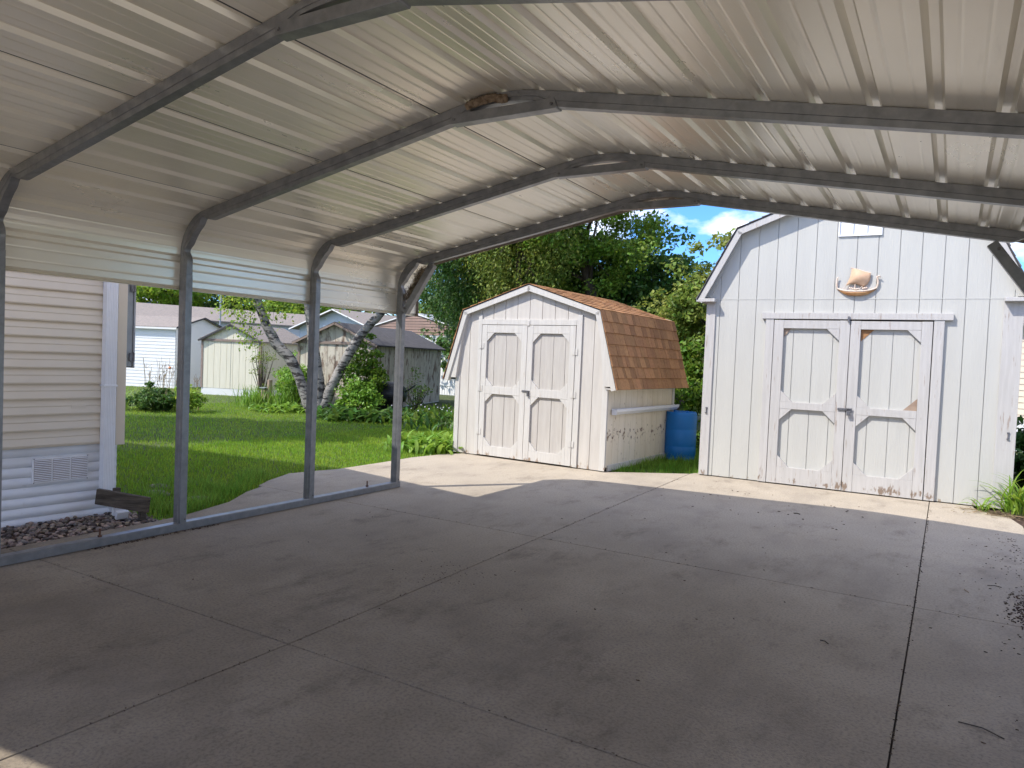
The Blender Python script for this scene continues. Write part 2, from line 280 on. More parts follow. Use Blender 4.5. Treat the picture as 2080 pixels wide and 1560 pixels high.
# ------------------------------------------------------------------ CARPORT
CW = 5.418; YB, YF = -2.67, 3.95
BOWS = [-2.45, -1.26, -.0275, 1.2116, 2.4805, 3.66]
SL = .193; TH = math.atan(SL); R0 = .314; Z0 = 2.034; XO = -.035
def left_outer():
    """outer line of the frame from the floor to the ridge: list of (x, z, nx, nz, s), s=0 at sheet's lower edge z=1.777"""
    P = [(XO, z, 1, 0, z-1.777) for z in (0.03, .5, 1.0, 1.5, 1.777, 1.893, 1.95, Z0)]
    turn = math.pi/2 - TH; n = 14
    for i in range(1, n+1):
        t = turn*i/n; P.append((XO+R0*(1-math.cos(t)), Z0+R0*math.sin(t), math.cos(t), -math.sin(t), Z0-1.777+R0*t))
    x1, z1, s1 = P[-1][0], P[-1][1], P[-1][4]
    nx, nz = math.sin(TH), -math.cos(TH)
    xe = CW/2 - .22; m = 40
    for i in range(1, m+1):
        x = x1+(xe-x1)*i/m; P.append((x, z1+(x-x1)*SL, nx, nz, s1+(x-x1)/math.cos(TH)))
    # rounded ridge: radius so that tangent goes flat at the centre
    Rr = .22/math.sin(TH); zr = P[-1][1]; s2 = P[-1][4]
    for i in range(1, 7):
        t = TH*(1-i/6); P.append((CW/2-Rr*math.sin(t), zr+Rr*(math.cos(t)-math.cos(TH)), math.sin(t), -math.cos(t), s2+Rr*(TH-t)))
    return P
LO = left_outer(); SMAX = LO[-1][4]
FULL = LO + [(CW-x, z, -nx, nz, 2*SMAX-s) for x, z, nx, nz, s in LO[-2::-1]]
FS = np.array([p[4] for p in FULL]); FP = np.array([p[:4] for p in FULL])
def at(s, off):      # point on the outer line at arclength s, moved outwards by off
    x, z, nx, nz = [np.interp(s, FS, FP[:, k]) for k in range(4)]; q = math.hypot(nx, nz); return x-nx/q*off, z-nz/q*off
carport = thing('carport', 'open metal carport with galvanized bowed frame and ribbed sheet roof over the driveway', 'carport', (0, 0, 0))
RIB = .229; NR = int(round(2*SMAX/RIB)); RIB = 2*SMAX/NR
def rib_off(s):
    k = s/RIB; d = abs(k-round(k))*RIB; o = .0
    if d < .014: o = .021
    elif d < .030: o = .021*(.030-d)/.016
    else:
        for c in (1/3, 2/3):
            dd = abs((k-math.floor(k))-c)*RIB
            if dd < .009: o = max(o, .0014*(1-dd/.009))
    return o
def sheet(k0, k1, last):
    ss = set()
    s0 = k0*RIB+(.006+.034 if k0 else 0); s1 = min(k1*RIB+.034, 2*SMAX)
    for k in range(k0, k1+1):
        for d in (-.030, -.014, 0, .014, .030): ss.add(round(k*RIB+d, 5))
        for c in (1/3, 2/3):
            for d in (-.009, 0, .009): ss.add(round((k+c)*RIB+d, 5))
        for c in (.25, .5, .75, .42, .58, .9): ss.add(round((k+c)*RIB, 5))
    ss = sorted([s for s in ss if s0 < s < s1] + [s0, s1]); pts = []
    lap = k1*RIB+.030
    for s in ss:
        o = .003+rib_off(s)
        if s > lap and k1 < NR: continue
        pts.append(at(s, o))
    if k1 < NR:                      # the edge steps up behind the next sheet
        pts.append(at(lap+.001, .012)); pts.append(at(lap+.045, .012))
    if k0 == 0: pts = [at(0, -.012), at(0.0, .003)] + pts[1:]
    if k1 == NR: pts = pts[:-1] + [at(2*SMAX, .003), at(2*SMAX, -.012)]
    m = MB(); n = len(pts); YS = [YB, -1.2, .5, 2.2, YF]
    V = [(x, y, z) for y in YS for x, z in pts]
    Fq = [(j*n+i, j*n+i+1, (j+1)*n+i+1, (j+1)*n+i) for j in range(len(YS)-1) for i in range(n-1)]
    m.add(V, Fq)
    o = m.obj('roof_sheet', MAT['sheet'], carport)
    sf = o.modifiers.new('solid', 'SOLIDIFY'); sf.thickness = .0008; sf.offset = 0
    return o
def seam(k):
    s = k*RIB+.030; a = at(s-.001, .0045); b = at(s+.011, .0045); m = MB(); m.add([(a[0], YB+.02, a[1]), (b[0], YB+.02, b[1]), (b[0], YF-.02, b[1]), (a[0], YF-.02, a[1])], [(0, 1, 2, 3)])
    m.obj('lap_seam', MAT['dark'], carport)  # dark strip stands in for the shade inside the lap gap
edges = [0, 4, 8, 12, 16, 20, 24, NR]
for a, b in zip(edges, edges[1:]):
    if a < b: sheet(a, b, b == NR)
    if b < 16: seam(b)
# trim along both sheet ends
for yy in (YF, YB):
    tr = MB(); pts = [at(s, -.022) for s in np.linspace(0, 2*SMAX, 120)]; top = [at(s, .030) for s in np.linspace(0, 2*SMAX, 120)]
    V = [(x, y, z) for y in (yy, yy+.004) for x, z in pts] + [(x, y, z) for y in (yy, yy+.004) for x, z in top]
    n = 120; Fq = []
    for i in range(n-1):
        a, b, c, d = i, i+n, i+2*n, i+3*n
        Fq += [(a, a+1, c+1, c), (b, d, d+1, b+1), (a, b, b+1, a+1), (c, c+1, d+1, d)]
    tr.add(V, Fq).obj('edge_trim', MAT['sheet_edge'], carport)
def tubeprof(depth, wd):   # (inward, y) outline with a crease like a nested channel
    h = wd/2
    return [(0, -h), (0, h), (depth*.60, h), (depth*.63, h-.004), (depth, h-.004), (depth, -h+.004), (depth*.63, -h+.004), (depth*.60, -h)]
def sweep(m, path, depthf, wd, yc):
    rings = []
    for i, (x, z, nx, nz, s) in enumerate(path):
        q = math.hypot(nx, nz); nx, nz = nx/q, nz/q
        rings.append([(x+nx*d, yc+y, z+nz*d) for d, y in tubeprof(depthf(s, x), wd)])
    k = 8; V = [v for r in rings for v in r]
    Fq = [(i*k+j, i*k+(j+1) % k, (i+1)*k+(j+1) % k, (i+1)*k+j) for i in range(len(path)-1) for j in range(k)]
    Fq += [tuple(range(k-1, -1, -1)), tuple((len(path)-1)*k+j for j in range(k))]
    m.add(V, Fq)
sB0 = Z0-1.777; sB1 = sB0+R0*(math.pi/2-TH)
def depthf(s, x):
    if s > SMAX: s = 2*SMAX-s
    if s > 3.227-.30 and s > SMAX-.30: return .050+.028*max(0, (SMAX-.22-s)/.08 if s < SMAX-.22 else 0)
    u = (s-(sB0-.06))/(sB1-sB0+.12)          # crimped bend: two scallops and a flat tongue between
    if 0 < u < 1:
        base = .073+.005*u
        return base - .036*(math.exp(-((u-.18)/.085)**2)+math.exp(-((u-.84)/.085)**2)) + .004*math.exp(-((u-.5)/.12)**2)
    return .070 if u <= 0 else .078
for bi, y in enumerate(BOWS):
    fine = []
    for (p, q) in zip(FULL, FULL[1:]):
        nsub = 5 if (abs(q[4]-p[4]) > .02 and (sB0-.1 < min(p[4], 2*SMAX-p[4]) < sB1+.1)) else 1
        for k in range(nsub):
            t = k/nsub; fine.append(tuple(p[i]+(q[i]-p[i])*t for i in range(5)))
    fine.append(FULL[-1])
    raf = [p for p in fine if 1.893-1.777 <= p[4] <= 2*SMAX-(1.893-1.777)]
    m = MB(); sweep(m, raf, depthf, .058, y); m.obj('rafter', MAT['galv'], carport)
    for sd in (0, 1):
        post = [(XO-.001, z, 1, 0, z-1.777) for z in (.058, .9, 1.892)]
        if sd: post = [(CW-x, z, -nx, nz, s) for x, z, nx, nz, s in post]
        m = MB(); sweep(m, post, lambda s, x: .072, .0615, y); m.obj('post', MAT['galv'], carport)
    # straight channel under the ridge
    pk = MB().prism([(2.375, 2.672), (3.04, 2.672), (3.045, 2.682), (3.03, 2.727), (2.385, 2.727), (2.37, 2.682)], y-.034, y+.034)
    pkb = pk.obj('ridge_brace', MAT['galv'], carport, bev=.003)
    for bx, bz in ((2.40, 2.695), (3.015, 2.695)):
        MB().tube([(bx, y-.034, bz), (bx, y-.042, bz)], .008, 8).obj('bolt', MAT['steel'], pkb)
# corner braces on the front and the back bow
for y in (3.66, -2.45):
    for sd in (0, 1):
        fx = (lambda x: CW-x) if sd else (lambda x: x)
        m = MB().bar((fx(.055), y, 1.80), (fx(.385), y, 2.275), .066, .062, (0, 1, 0))
        b = m.obj('corner_brace', MAT['galv'], carport, bev=.003)
        for bx, bz in ((.345, 2.235), (.07, 1.84)): MB().tube([(fx(bx), y-.033, bz), (fx(bx), y-.043, bz)], .011, 8).obj('bolt', MAT['steel'], b)
for sd in (0, 1):
    xm = CW if sd else 0
    m = MB(); m.prism([(xm-.036, .004), (xm+.036, .004), (xm+.036, .055), (xm+.031, .060), (xm-.031, .060), (xm-.036, .055), (xm-.036, .034), (xm-.033, .031), (xm-.036, .028)], -2.85, 3.70)
    m.obj('base_rail', MAT['galv'], carport)
    for yy in (.62, 3.25): MB().lathe([(0, .058), (.014, .058), (.014, .070), (.006, .071), (.006, .115), (0, .116)], 8, (xm-.01, yy, 0)).obj('anchor_bolt', MAT['rust'], carport)
    for y in BOWS[2:]: MB().tube([(xm+.036*(1-2*sd), y+.012, .085), (xm+.042*(1-2*sd), y+.012, .085)], .006, 8).obj('bolt', MAT['steel'], carport)
# nests
m = MB()
for i in range(16):
    t = i/15; x = 2.50+.24*t; c = Vector((x, 1.2116-.031, 2.752+.018*math.sin(t*3)+.006*random.random()))
    r = .017+.006*random.random(); m.tube([c+Vector((0, -.012, .018)), c+Vector((0, -.02, 0)), c+Vector((.004, -.012, -.022))], [r*.6, r, r*.6], 7)
tag(m.obj('wasp_nest', MAT['nest'], smooth=True), 'brown mud nest stuck on the ridge of the second roof bow', 'nest')
m = MB(); straw = MB()
for i in range(700):
    t = random.random(); cx = .06+.22*t; cz = 1.93+.30*t
    c = Vector((cx+random.gauss(0, .022), 3.66+random.uniform(-.026, .026), cz+random.gauss(0, .025)))
    d = Vector((random.gauss(0, 1)+.7, random.gauss(0, .5), random.gauss(0, 1)+.9)).normalized()*random.uniform(.02, .05)
    straw.bar(c-d, c+d, .003, .0015)
tag(straw.obj('straw_nest', MAT['straw']), 'straw and leaf nest stuffed behind the front left corner brace', 'nest')

# ------------------------------------------------------------------ wooden sheds: shared builders
def clip_top(outline, u):
    for (a, za), (b, zb) in zip(outline, outline[1:]):
        if a <= u <= b: return za+(zb-za)*(u-a)/(b-a) if b > a else max(za, zb)
    return outline[-1][1] if u > outline[-1][0] else outline[0][1]
def grooved(m, outline, grooves, z0, y0=0, th=.011, gw=.008, holes=(), zsplit=None):
    """boards between grooves, each following the gable outline; holes = (u0,u1,z1) door openings reaching z0"""
    ua, ub = outline[0][0], outline[-1][0]; gs = [ua-gw/2] + [q for q in grooves if ua+.01 < q < ub-.01] + [ub+gw/2]
    for a, b in zip(gs, gs[1:]):
        a += gw/2; b -= gw/2
        cuts = [a, b]
        for h in holes: cuts += [c for c in h[:2] if a < c < b]
        cuts = sorted(cuts)
        for c, d in zip(cuts, cuts[1:]):
            mid = (c+d)/2; zz = z0
            for h in holes:
                if h[0] < mid < h[1]: zz = h[2]
            brk = [c] + [u for u, _ in outline if c < u < d] + [d]
            if zsplit and zz < zsplit-.02:
                m.prism([(c, zz), (d, zz), (d, zsplit-.003), (c, zsplit-.003)], y0, y0+th)
                zz = zsplit+.003
            m.prism([(c, zz), (d, zz)] + [(u, clip_top(outline, u)) for u in brk[::-1]], y0, y0+th)
def gusset(m, cu, cz, su, sz, leg, y0, y1, lw=.05):
    # diagonal corner piece: right-angle corner at (cu, cz), legs towards su, sz
    m.prism([(cu, cz), (cu+su*leg, cz), (cu, cz+sz*leg)], y0, y1)
def plank_door(root, name, u0, u1, z0, z1, y, th, st, tr_, mr, br, zm, grooves, pm, tm, skip=(), special={}, leg=.115):
    """door leaf: recessed grooved panel + stiles + rails + corner gussets"""
    d = MB(); grooved(d, [(u0+.004, z1), (u1-.004, z1)], grooves, z0+.01, y-.004, .008)
    d.box(u0+.004, u1-.004, y+.004, y+.012, z0+.01, z1)
    door = d.obj(name, pm, root)
    yf = y-th
    s = MB(); s.box(u0, u0+st, yf, y-.005, z0, z1); s.obj('stile', tm, door, bev=.002)
    s = MB(); s.box(u1-st, u1, yf, y-.005, z0, z1); s.obj('stile', tm, door, bev=.002)
    a, b = u0+st+.0015, u1-st-.0015
    for zz0, zz1 in ((z1-tr_, z1-.002), (zm-mr/2, zm+mr/2), (z0+.001, z0+br)):
        s = MB(); s.box(a, b, yf+.001, y-.005, zz0, zz1); s.obj('rail', tm, door, bev=.002)
    corners = [(a, z1-tr_, 1, -1), (b, z1-tr_, -1, -1), (a, zm+mr/2, 1, 1), (b, zm+mr/2, -1, 1), (a, zm-mr/2, 1, -1), (b, zm-mr/2, -1, -1), (a, z0+br, 1, 1), (b, z0+br, -1, 1)]
    for i, (cu, cz, su, sz) in enumerate(corners):
        if i in skip: continue
        s = MB(); thn = .010 if i in special else th
        gusset(s, cu+su*.001, cz+sz*.001, su, sz, leg, y-(thn if i in special else th-.003), y-.005)
        o = s.obj('corner_block', special.get(i, tm), door, bev=.0015)
        if i in special: o['label'] = 'bare brown wooden corner block'
    return door
def shingles(P0, U, Vv, nrm, ulen, vlen, rows, m, wmin=.075, wmax=.175, th=.012):
    P0 = Vector(P0); U = Vector(U).normalized(); Vv = Vector(Vv).normalized(); nrm = Vector(nrm).normalized(); ex = vlen/rows
    for r in range(rows):
        u = -random.uniform(0, wmax*.8)
        while u < ulen:
            wd = random.uniform(wmin, wmax); a, b = max(u, 0), min(u+wd-.004, ulen)
            if b-a > .01:
                v0 = r*ex-random.uniform(0, .004); v1 = min((r+1)*ex+.02, vlen+.01); t = th*random.uniform(.7, 1.25)
                pts = [P0+U*a+Vv*v0, P0+U*b+Vv*v0, P0+U*b+Vv*v1, P0+U*a+Vv*v1]
                vs = [p for p in pts] + [pts[0]+nrm*t, pts[1]+nrm*t, pts[2]+nrm*.001, pts[3]+nrm*.001]
                m.add(vs, [(3, 2, 1, 0), (4, 5, 6, 7), (0, 1, 5, 4), (1, 2, 6, 5), (2, 3, 7, 6), (3, 0, 4, 7)])
            u += wd
def rake_board(m, a, b, y0, y1, wd, base=True):
    """board below the line a->b in the (u,z) plane"""
    a = Vector(a); b = Vector(b); d = (b-a).normalized(); n = Vector((d.y, -d.x))
    if n.y > 0: n = -n
    m.prism([tuple(a), tuple(b), tuple(b+n*wd), tuple(a+n*wd)], y0, y1)

# ------------------------------------------------------------------ little gambrel shed
shed = thing('garden_shed', 'small weathered cream barn-roofed shed with brown shingles and panelled double doors', 'shed', (0, 6.3195, 0), -.0447)
ou = [(-1.2, 1.42), (-1.03, 1.95), (0, 2.30), (1.03, 1.95), (1.155, 1.42)]
oul = [(-1.2, 1.60), (-1.085, 1.985), (0, 2.33), (1.085, 1.985), (1.175, 1.60)]
gs = [round(-.009+.1955*k, 3) for k in range(-7, 8)]
m = MB(); grooved(m, oul, gs, .012, 0, .011, holes=[(-.77, .715, 1.87)]); m.box(-1.19, -.78, .011, .03, .03, 1.2); m.box(.725, 1.165, .011, .03, .03, 1.2)
m.prism([(-1.19, 1.2), (1.165, 1.2), (1.165, 1.6), (1.07, 1.97), (0, 2.31), (-1.07, 1.97), (-1.19, 1.6)], .011, .03)
m.obj('front_wall', MAT['shedp'], shed)
SD = 2.27
def side_wall(root, u, sgn, y0, y1, z0, z1, gw, pm, step=.178):
    m = MB(); y = y0+.02
    while y < y1:
        b = min(y+step-.007, y1); m.box(min(u, u-sgn*.011), max(u, u-sgn*.011), y, b, z0, z1); y += step
    m.box(min(u-sgn*.011, u-sgn*.03), max(u-sgn*.011, u-sgn*.03), y0, y1, z0, z1); return m.obj('side_wall', pm, root)
sw = side_wall(shed, 1.175, 1, .03, SD, .05, 1.25, .007, MAT['shedside'])
side_wall(shed, -1.2, -1, .03, SD, .05, 1.25, .007, MAT['shedside'])
m = MB().box(-1.19, 1.165, SD, SD+.012, .03, 1.25); m.prism([(-1.19, 1.25), (1.165, 1.25), (.99, 1.945), (0, 2.28), (-.985, 1.945)], SD, SD+.012); m.obj('back_wall', MAT['shedside'], shed)
m = MB().box(1.115, 1.192, -.012, -.0005, .012, 1.1); m.box(1.1765, 1.19, 0, .03, .03, 1.12); m.obj('corner_trim', MAT['shedt'], shed, bev=.002)
m = MB().box(-1.215, -1.14, -.012, -.0005, .012, 1.1); m.obj('corner_trim', MAT['shedt'], shed, bev=.002)
m = MB().box(1.1765, 1.188, SD-.07, SD+.01, .03, 1.2); m.obj('corner_trim', MAT['shedt'], shed, bev=.002)
m = MB().box(1.17, 1.195, .1, SD, .0, .075); m.obj('skid_board', MAT['shedt'], shed, bev=.002)
# vertical trims beside the door and header
for a, b, zt in ((-.835, -.775, 1.965), (.72, .80, 1.965)):
    MB().box(a, b, -.022, -.0008, .015, zt).obj('door_trim', MAT['shedt'], shed, bev=.002)
MB().box(-.7735, .7185, -.024, -.001, 1.832, 1.905).obj('door_header', MAT['shedt'], shed, bev=.002)
gd = [round(-.009+.1955*k, 3) for k in range(-5, 5)]
for i, (a, b) in enumerate(((-.766, -.024), (-.018, .712))):
    dr = plank_door(shed, 'door', a, b, .022, 1.826, .010, .034, .085, .105, .105, .135, .93, [a+.20, a+.395, a+.575], MAT['sheddoor'], MAT['shedt'])
    for zz in ((1.538, .947, .346) if i == 0 else (1.493, .943, .308)):
        hu = a if i == 0 else b; h = MB()
        for s_ in (-1, 1): h.box(hu+s_*.012-.024*(s_ < 0)-.004, hu+s_*.012+.024*(s_ > 0)+.004, -.030, -.0245, zz-.04, zz+.04)
        h.tube([(hu, -.031, zz-.042), (hu, -.031, zz+.042)], .006, 8)
        hg = h.obj('hinge', MAT['shedt'], dr, bev=.001)
m = MB().box(-.07, .05, -.034, -.026, .935, .958); m.box(.02, .045, -.05, -.030, .88, .93); m.tube([(.022, -.04, .925), (.022, -.045, .95), (.043, -.045, .95), (.043, -.04, .925)], .004, 6)
m.obj('hasp_lock', MAT['steel'], shed, bev=.002)
MB().box(-.022, .012, -.034, -.024, 1.82, 1.89).obj('top_latch', MAT['shedt'], shed, bev=.002)
# roof: profile with overhang
RP = [(-1.385, 1.045), (-1.075, 2.03), (0, 2.375), (1.075, 2.03), (1.345, 1.045)]
yf, yb = -.075, SD+.13
for (a, b) in zip(RP, RP[1:]):
    low = abs(a[0])+abs(b[0]) > 2
    A, B_ = (a, b) if b[1] > a[1] else (b, a)     # A lower
    sg = 1 if A[0] > 0 else -1
    d = Vector((B_[0]-A[0], 0, B_[1]-A[1])); nrm = Vector((sg*abs(d.z), 0, abs(d.x))).normalized(); ln = d.length
    m = MB(); pa = Vector((A[0], 0, A[1])); pb = Vector((B_[0], 0, B_[1])); t = nrm*.014
    m.prism([(pa.x-t.x, pa.z-t.z), (pb.x-t.x, pb.z-t.z), (pb.x, pb.z), (pa.x, pa.z)], yf, yb)
    deck = m.obj('roof_deck', MAT['dark'], shed)
    m = MB(); P0 = pa+nrm*.001; P0.y = yf-.012
    shingles(P0, (0, 1, 0), d, nrm, yb-yf+.02, ln, 7 if low else 8, m)
    m.obj('shingles', MAT['shingle'], deck)
    if low:
        m = MB(); P0 = pb+nrm*.012; m.bar((P0.x-sg*.05, yf-.012, P0.z+.022), (P0.x-sg*.05, yb+.01, P0.z+.022), .13, .008, nrm if False else (sg*.25, 0, 1))
    m = MB(); rake_board(m, (A[0]-sg*.004, A[1]-.004), (B_[0]-sg*.004, B_[1]-.016), yf+.002, yf+.022, .075); rake_board(m, (A[0]-sg*.03, A[1]-.0), (B_[0]-sg*.03, B_[1]-.03), yf+.023, -.001, .05)
    m.obj('rake_board', MAT['shedt'], shed, bev=.002)
    if low: rs_ = MB(); rs_.prism([(A[0]-sg*.012, A[1]+.03), (B_[0]-sg*.012, B_[1]-.03), (B_[0]-sg*.03, B_[1]-.04), (A[0]-sg*.20, A[1]+.03)], yf+.024, .03); rs_.obj('rake_soffit', MAT['shedt'], shed)
    rake = MB(); rake_board(rake, (A[0]-sg*.03, A[1]+.02), (B_[0]-sg*.03, B_[1]-.02), yb-.02, yb-.003, .08); rake.obj('rake_board', MAT['shedt'], shed)
MB().box(1.18, 1.30, yf+.03, yb-.03, 1.04, 1.055).obj('soffit', MAT['shedt'], shed)
# eaves gutter fixed low on the side wall
m = MB(); gpz = .745
prof = [(1.192, gpz+.045), (1.192, gpz-.03), (1.225, gpz-.03), (1.262, gpz+.01), (1.268, gpz+.04), (1.262, gpz+.046), (1.256, gpz+.012), (1.222, gpz-.022), (1.200, gpz-.022), (1.200, gpz+.045)]
n = len(prof); V = [(u, y, z) for y in (.13, SD+.02) for u, z in prof]
m.add(V, [(i, (i+1) % n, (i+1) % n+n, i+n) for i in range(n)]+[tuple(range(n-1, -1, -1)), tuple(range(n, 2*n))])
m.box(1.193, 1.262, .128, .133, gpz-.028, gpz+.04)
m.obj('gutter', MAT['spout'], shed)

# ------------------------------------------------------------------ big barn shed
bs = .0231; B0 = Vector((5, 7.0794, 0))
barn = thing('barn_shed', 'large white gambrel barn shed with white double doors and wooden ship ornament above', 'shed', B0, bs)
UL, UR = -2.826, .445; UC = -1.18
ou = [(UL, 2.42), (-2.51, 3.03), (UC, 3.54), (.15, 3.03), (UR, 2.42)]
gr_ = [-1.152+.2175*k for k in range(-8, 9)]
m = MB(); grooved(m, ou, gr_, .012, 0, .012, gw=.007, holes=[(-2.08, -.28, 2.0)], zsplit=2.222)
m.box(UL+.01, -2.09, .012, .03, .02, 2.2); m.box(-.27, UR-.01, .012, .03, .02, 2.2); m.box(-2.09, -.27, .012, .03, 1.99, 2.2)
m.prism([(UL+.01, 2.2), (UL+.01, 2.41), (-2.50, 3.01), (UC, 3.5), (.14, 3.01), (UR-.01, 2.41), (UR-.01, 2.2)], .012, .03)
m.box(UL+.09, UR-.09, -.003, .0005, 2.218, 2.229)
m.obj('front_wall', MAT['barnp'], barn)
BD = 4.6
for u, sg in ((UL, -1), (UR, 1)): side_wall(barn, u, sg, .03, BD, .02, 2.2, .007, MAT['barnp'], .2175)
m = MB().box(UL+.01, UR-.01, BD, BD+.012, .02, 2.2); m.prism([(UL+.02, 2.2), (-2.43, 3.01), (UC, 3.5), (.07, 3.01), (UR-.02, 2.2)], BD, BD+.012); m.obj('back_wall', MAT['barnp'], barn)
MB().box(UL-.012, UL+.10, -.02, -.0005, .012, 2.19).box(UL-.0125, UL-.001, -.0005, .09, .012, 2.15).obj('corner_trim', MAT['barnt'], barn, bev=.002)
MB().box(UR-.165, UR+.012, -.02, -.0005, .012, 2.19).box(UR+.001, UR+.0125, -.0005, .09, .012, 2.15).obj('corner_trim', MAT['barnt'], barn, bev=.002)
for zz, uu in ((.833, -2.775), (.787, .39)):
    h = MB().box(uu-.012, uu+.012, -.03, -.020, zz+.02, zz+.035).box(uu-.006, uu+.006, -.032, -.020, zz-.03, zz+.02).box(uu-.014, uu+.01, -.035, -.020, zz-.042, zz-.03)
    h.obj('hook', MAT['steel'], barn)
# door frame
MB().box(-2.155, -.165, -.047, -.0005, 1.985, 2.058).obj('door_header', MAT['barnt'], barn, bev=.003)
MB().box(-2.108, -2.015, -.038, -.0008, .012, 1.984).obj('door_jamb', MAT['barnt'], barn, bev=.003)
MB().box(-.345, -.245, -.038, -.0008, .012, 1.984).obj('door_jamb', MAT['barnt'], barn, bev=.003)
d1 = plank_door(barn, 'door', -2.008, -1.177, .014, 1.972, .006, .045, .108, .098, .083, .20, .955, [-1.79, -1.572, -1.355], MAT['barnp'], MAT['barnt'], skip=(0,), leg=.135)
d2 = plank_door(barn, 'door', -1.170, -.354, .012, 1.968, .006, .045, .105, .095, .083, .20, .94, [-.95, -.735, -.52], MAT['barnp'], MAT['barnt'], special={0: MAT['rawwood'], 3: MAT['tanwood']}, leg=.135)
MB().prism([(-1.897, 1.87), (-1.82, 1.87), (-1.897, 1.77)], -.0105, -.0045).obj('bare_patch', MAT['tanwood'], d1)
MB().box(-1.205, -1.182, -.062, -.046, 1.955, 2.02).obj('top_latch', MAT['steel'], barn, bev=.002)
m = MB().box(-1.26, -1.13, -.055, -.042, .94, .966); m.box(-1.165, -1.105, -.062, -.055, .942, .970).box(-1.16, -1.12, -.085, -.058, .885, .935); m.tube([(-1.157, -.07, .93), (-1.157, -.07, .963), (-1.123, -.07, .963), (-1.123, -.07, .93)], .005, 6)
m.obj('hasp_lock', MAT['steel'], barn, bev=.002)
# attic window: reflected sky painted as a pale pane colour
wn = MB().box(-1.35, -.915, -.004, .002, 2.955, 3.24); win = wn.obj('attic_window', MAT['pane_glare'], barn)
m = MB()
for a, b, c, d in ((-1.36, -.905, 2.94, 2.957), (-1.36, -.905, 3.235, 3.25), (-1.36, -1.346, 2.957, 3.235), (-.919, -.905, 2.957, 3.235), (-1.212, -1.204, 2.957, 3.235), (-1.066, -1.058, 2.957, 3.235)): m.box(a, b, -.02, -.0045, c, d)
m.obj('window_frame', MAT['skirt'], win)
# roof
RP = [(UL-.115, 2.215), (-2.49, 3.075), (UC, 3.585), (.13, 3.075), (UR+.10, 2.215)]
yf, yb = -.125, BD+.12
for (a, b) in zip(RP, RP[1:]):
    A, B_ = (a, b) if b[1] > a[1] else (b, a); sg = 1 if A[0] > UC else -1
    d = Vector((B_[0]-A[0], 0, B_[1]-A[1])); nrm = Vector((sg*abs(d.z), 0, abs(d.x))).normalized(); t = nrm*.014
    m = MB().prism([(A[0]-t.x, A[1]-t.z), (B_[0]-t.x, B_[1]-t.z), B_, A], yf, yb); dk = m.obj('roof_deck', MAT['dark'], barn)
    m = MB(); P0 = Vector((A[0], yf-.01, A[1]))+nrm*.001; shingles(P0, (0, 1, 0), d, nrm, yb-yf+.02, d.length, 8 if abs(d.z) > abs(d.x)*.6 else 9, m, .14, .3); m.obj('shingles', MAT['shingle_gray'], dk)
    m = MB(); rake_board(m, (A[0], A[1]-.012), (B_[0], B_[1]-.02), yf+.003, yf+.024, .075); rake_board(m, (A[0]-sg*.01, A[1]-.018), (B_[0]-sg*.01, B_[1]-.05), yf+.025, -.0015, .012)
    m.obj('rake_board', MAT['barnt'], barn, bev=.002)
    if abs(d.z) > abs(d.x): MB().prism([(A[0]-sg*.02, A[1]+.03), (B_[0]-sg*.02, B_[1]-.05), (B_[0]-sg*.04, B_[1]-.06), (A[0]-sg*.15, A[1]+.03)], -.012, .03).obj('rake_filler', MAT['barnp'], barn)
for u0, u1 in ((UL-.12, UL+.11), (UR-.165, UR+.105)):
    MB().box(u0, u1, yf+.001, -.021, 2.185, 2.225).obj('eave_return', MAT['barnt'], barn, bev=.003)
for u0, u1 in ((UL-.11, UL-.001), (UR+.001, UR+.10)): MB().box(u0, u1, -.02, yb-.02, 2.19, 2.20).obj('soffit', MAT['barnt'], barn)

# ship ornament (hangs on the barn: a thing of its own)
def bl(u, y, z):   # barn local -> world
    return Vector((B0.x+u*math.cos(bs)-y*math.sin(bs), B0.y+u*math.sin(bs)+y*math.cos(bs), z))
ship = thing('ship_ornament', 'tan sailing longship ornament hung above the barn doors', 'wall ornament', bl(-1.135, -.004, 2.255), bs)
m = MB(); n = 24; top = []; bot = []
for i in range(n+1):
    t = -1+2*i/n; u = t*.205; lift = .080*abs(t)**2.6; hh = .040*(1-abs(t)**2.5)+.010
    bot.append((u, lift)); top.append((u, lift+hh))
for i in range(n):
    V_ = []
    for q in (i, i+1):
        dep = .040*(1-(q/n*2-1)**2)+.014; a_, b_ = bot[q], top[q]
        V_ += [(a_[0], 0, a_[1]), (a_[0], -dep*.75, a_[1]+(b_[1]-a_[1])*.12), (a_[0], -dep, a_[1]+(b_[1]-a_[1])*.6), (b_[0], -dep*.9, b_[1]), (b_[0], 0, b_[1])]
    m.add(V_, [(k, k+5, k+6, k+1) for k in range(4)])
m.obj('hull', MAT['orn'], ship)
m = MB().tube([(-.190, -.024, .215), (-.205, -.024, .212), (-.212, -.022, .190), (-.212, -.018, .150), (-.209, -.016, .115)]+[(u, -.036*(1-(u/.205)**2)-.014, z) for u, z in top]+[(.212, -.016, .115), (.218, -.018, .150), (.212, -.022, .185), (.206, -.026, .215), (.222, -.030, .225), (.240, -.030, .208)], [.004, .007, .009, .011, .010]+[.0085]*(n+1)+[.011, .012, .011, .011, .009, .005], 8)
m.obj('gunwale', MAT['ornw'], ship, smooth=True)
m = MB()
for i in range(9):
    u = -.07+.018*i+.03*(i > 5); m.lathe([(0, .0), (.008, .004), (.011, .012), (.008, .02), (0, .024)], 8, (u, -.048, .062+.0035*abs(i-4)))
m.obj('crew', MAT['ornw'], ship, smooth=True)
MB().tube([(-.02, -.02, .05), (-.012, -.022, .30)], .006, 8).obj('mast', MAT['ornw'], ship)
m = MB(); nu, nv = 12, 10; V = []
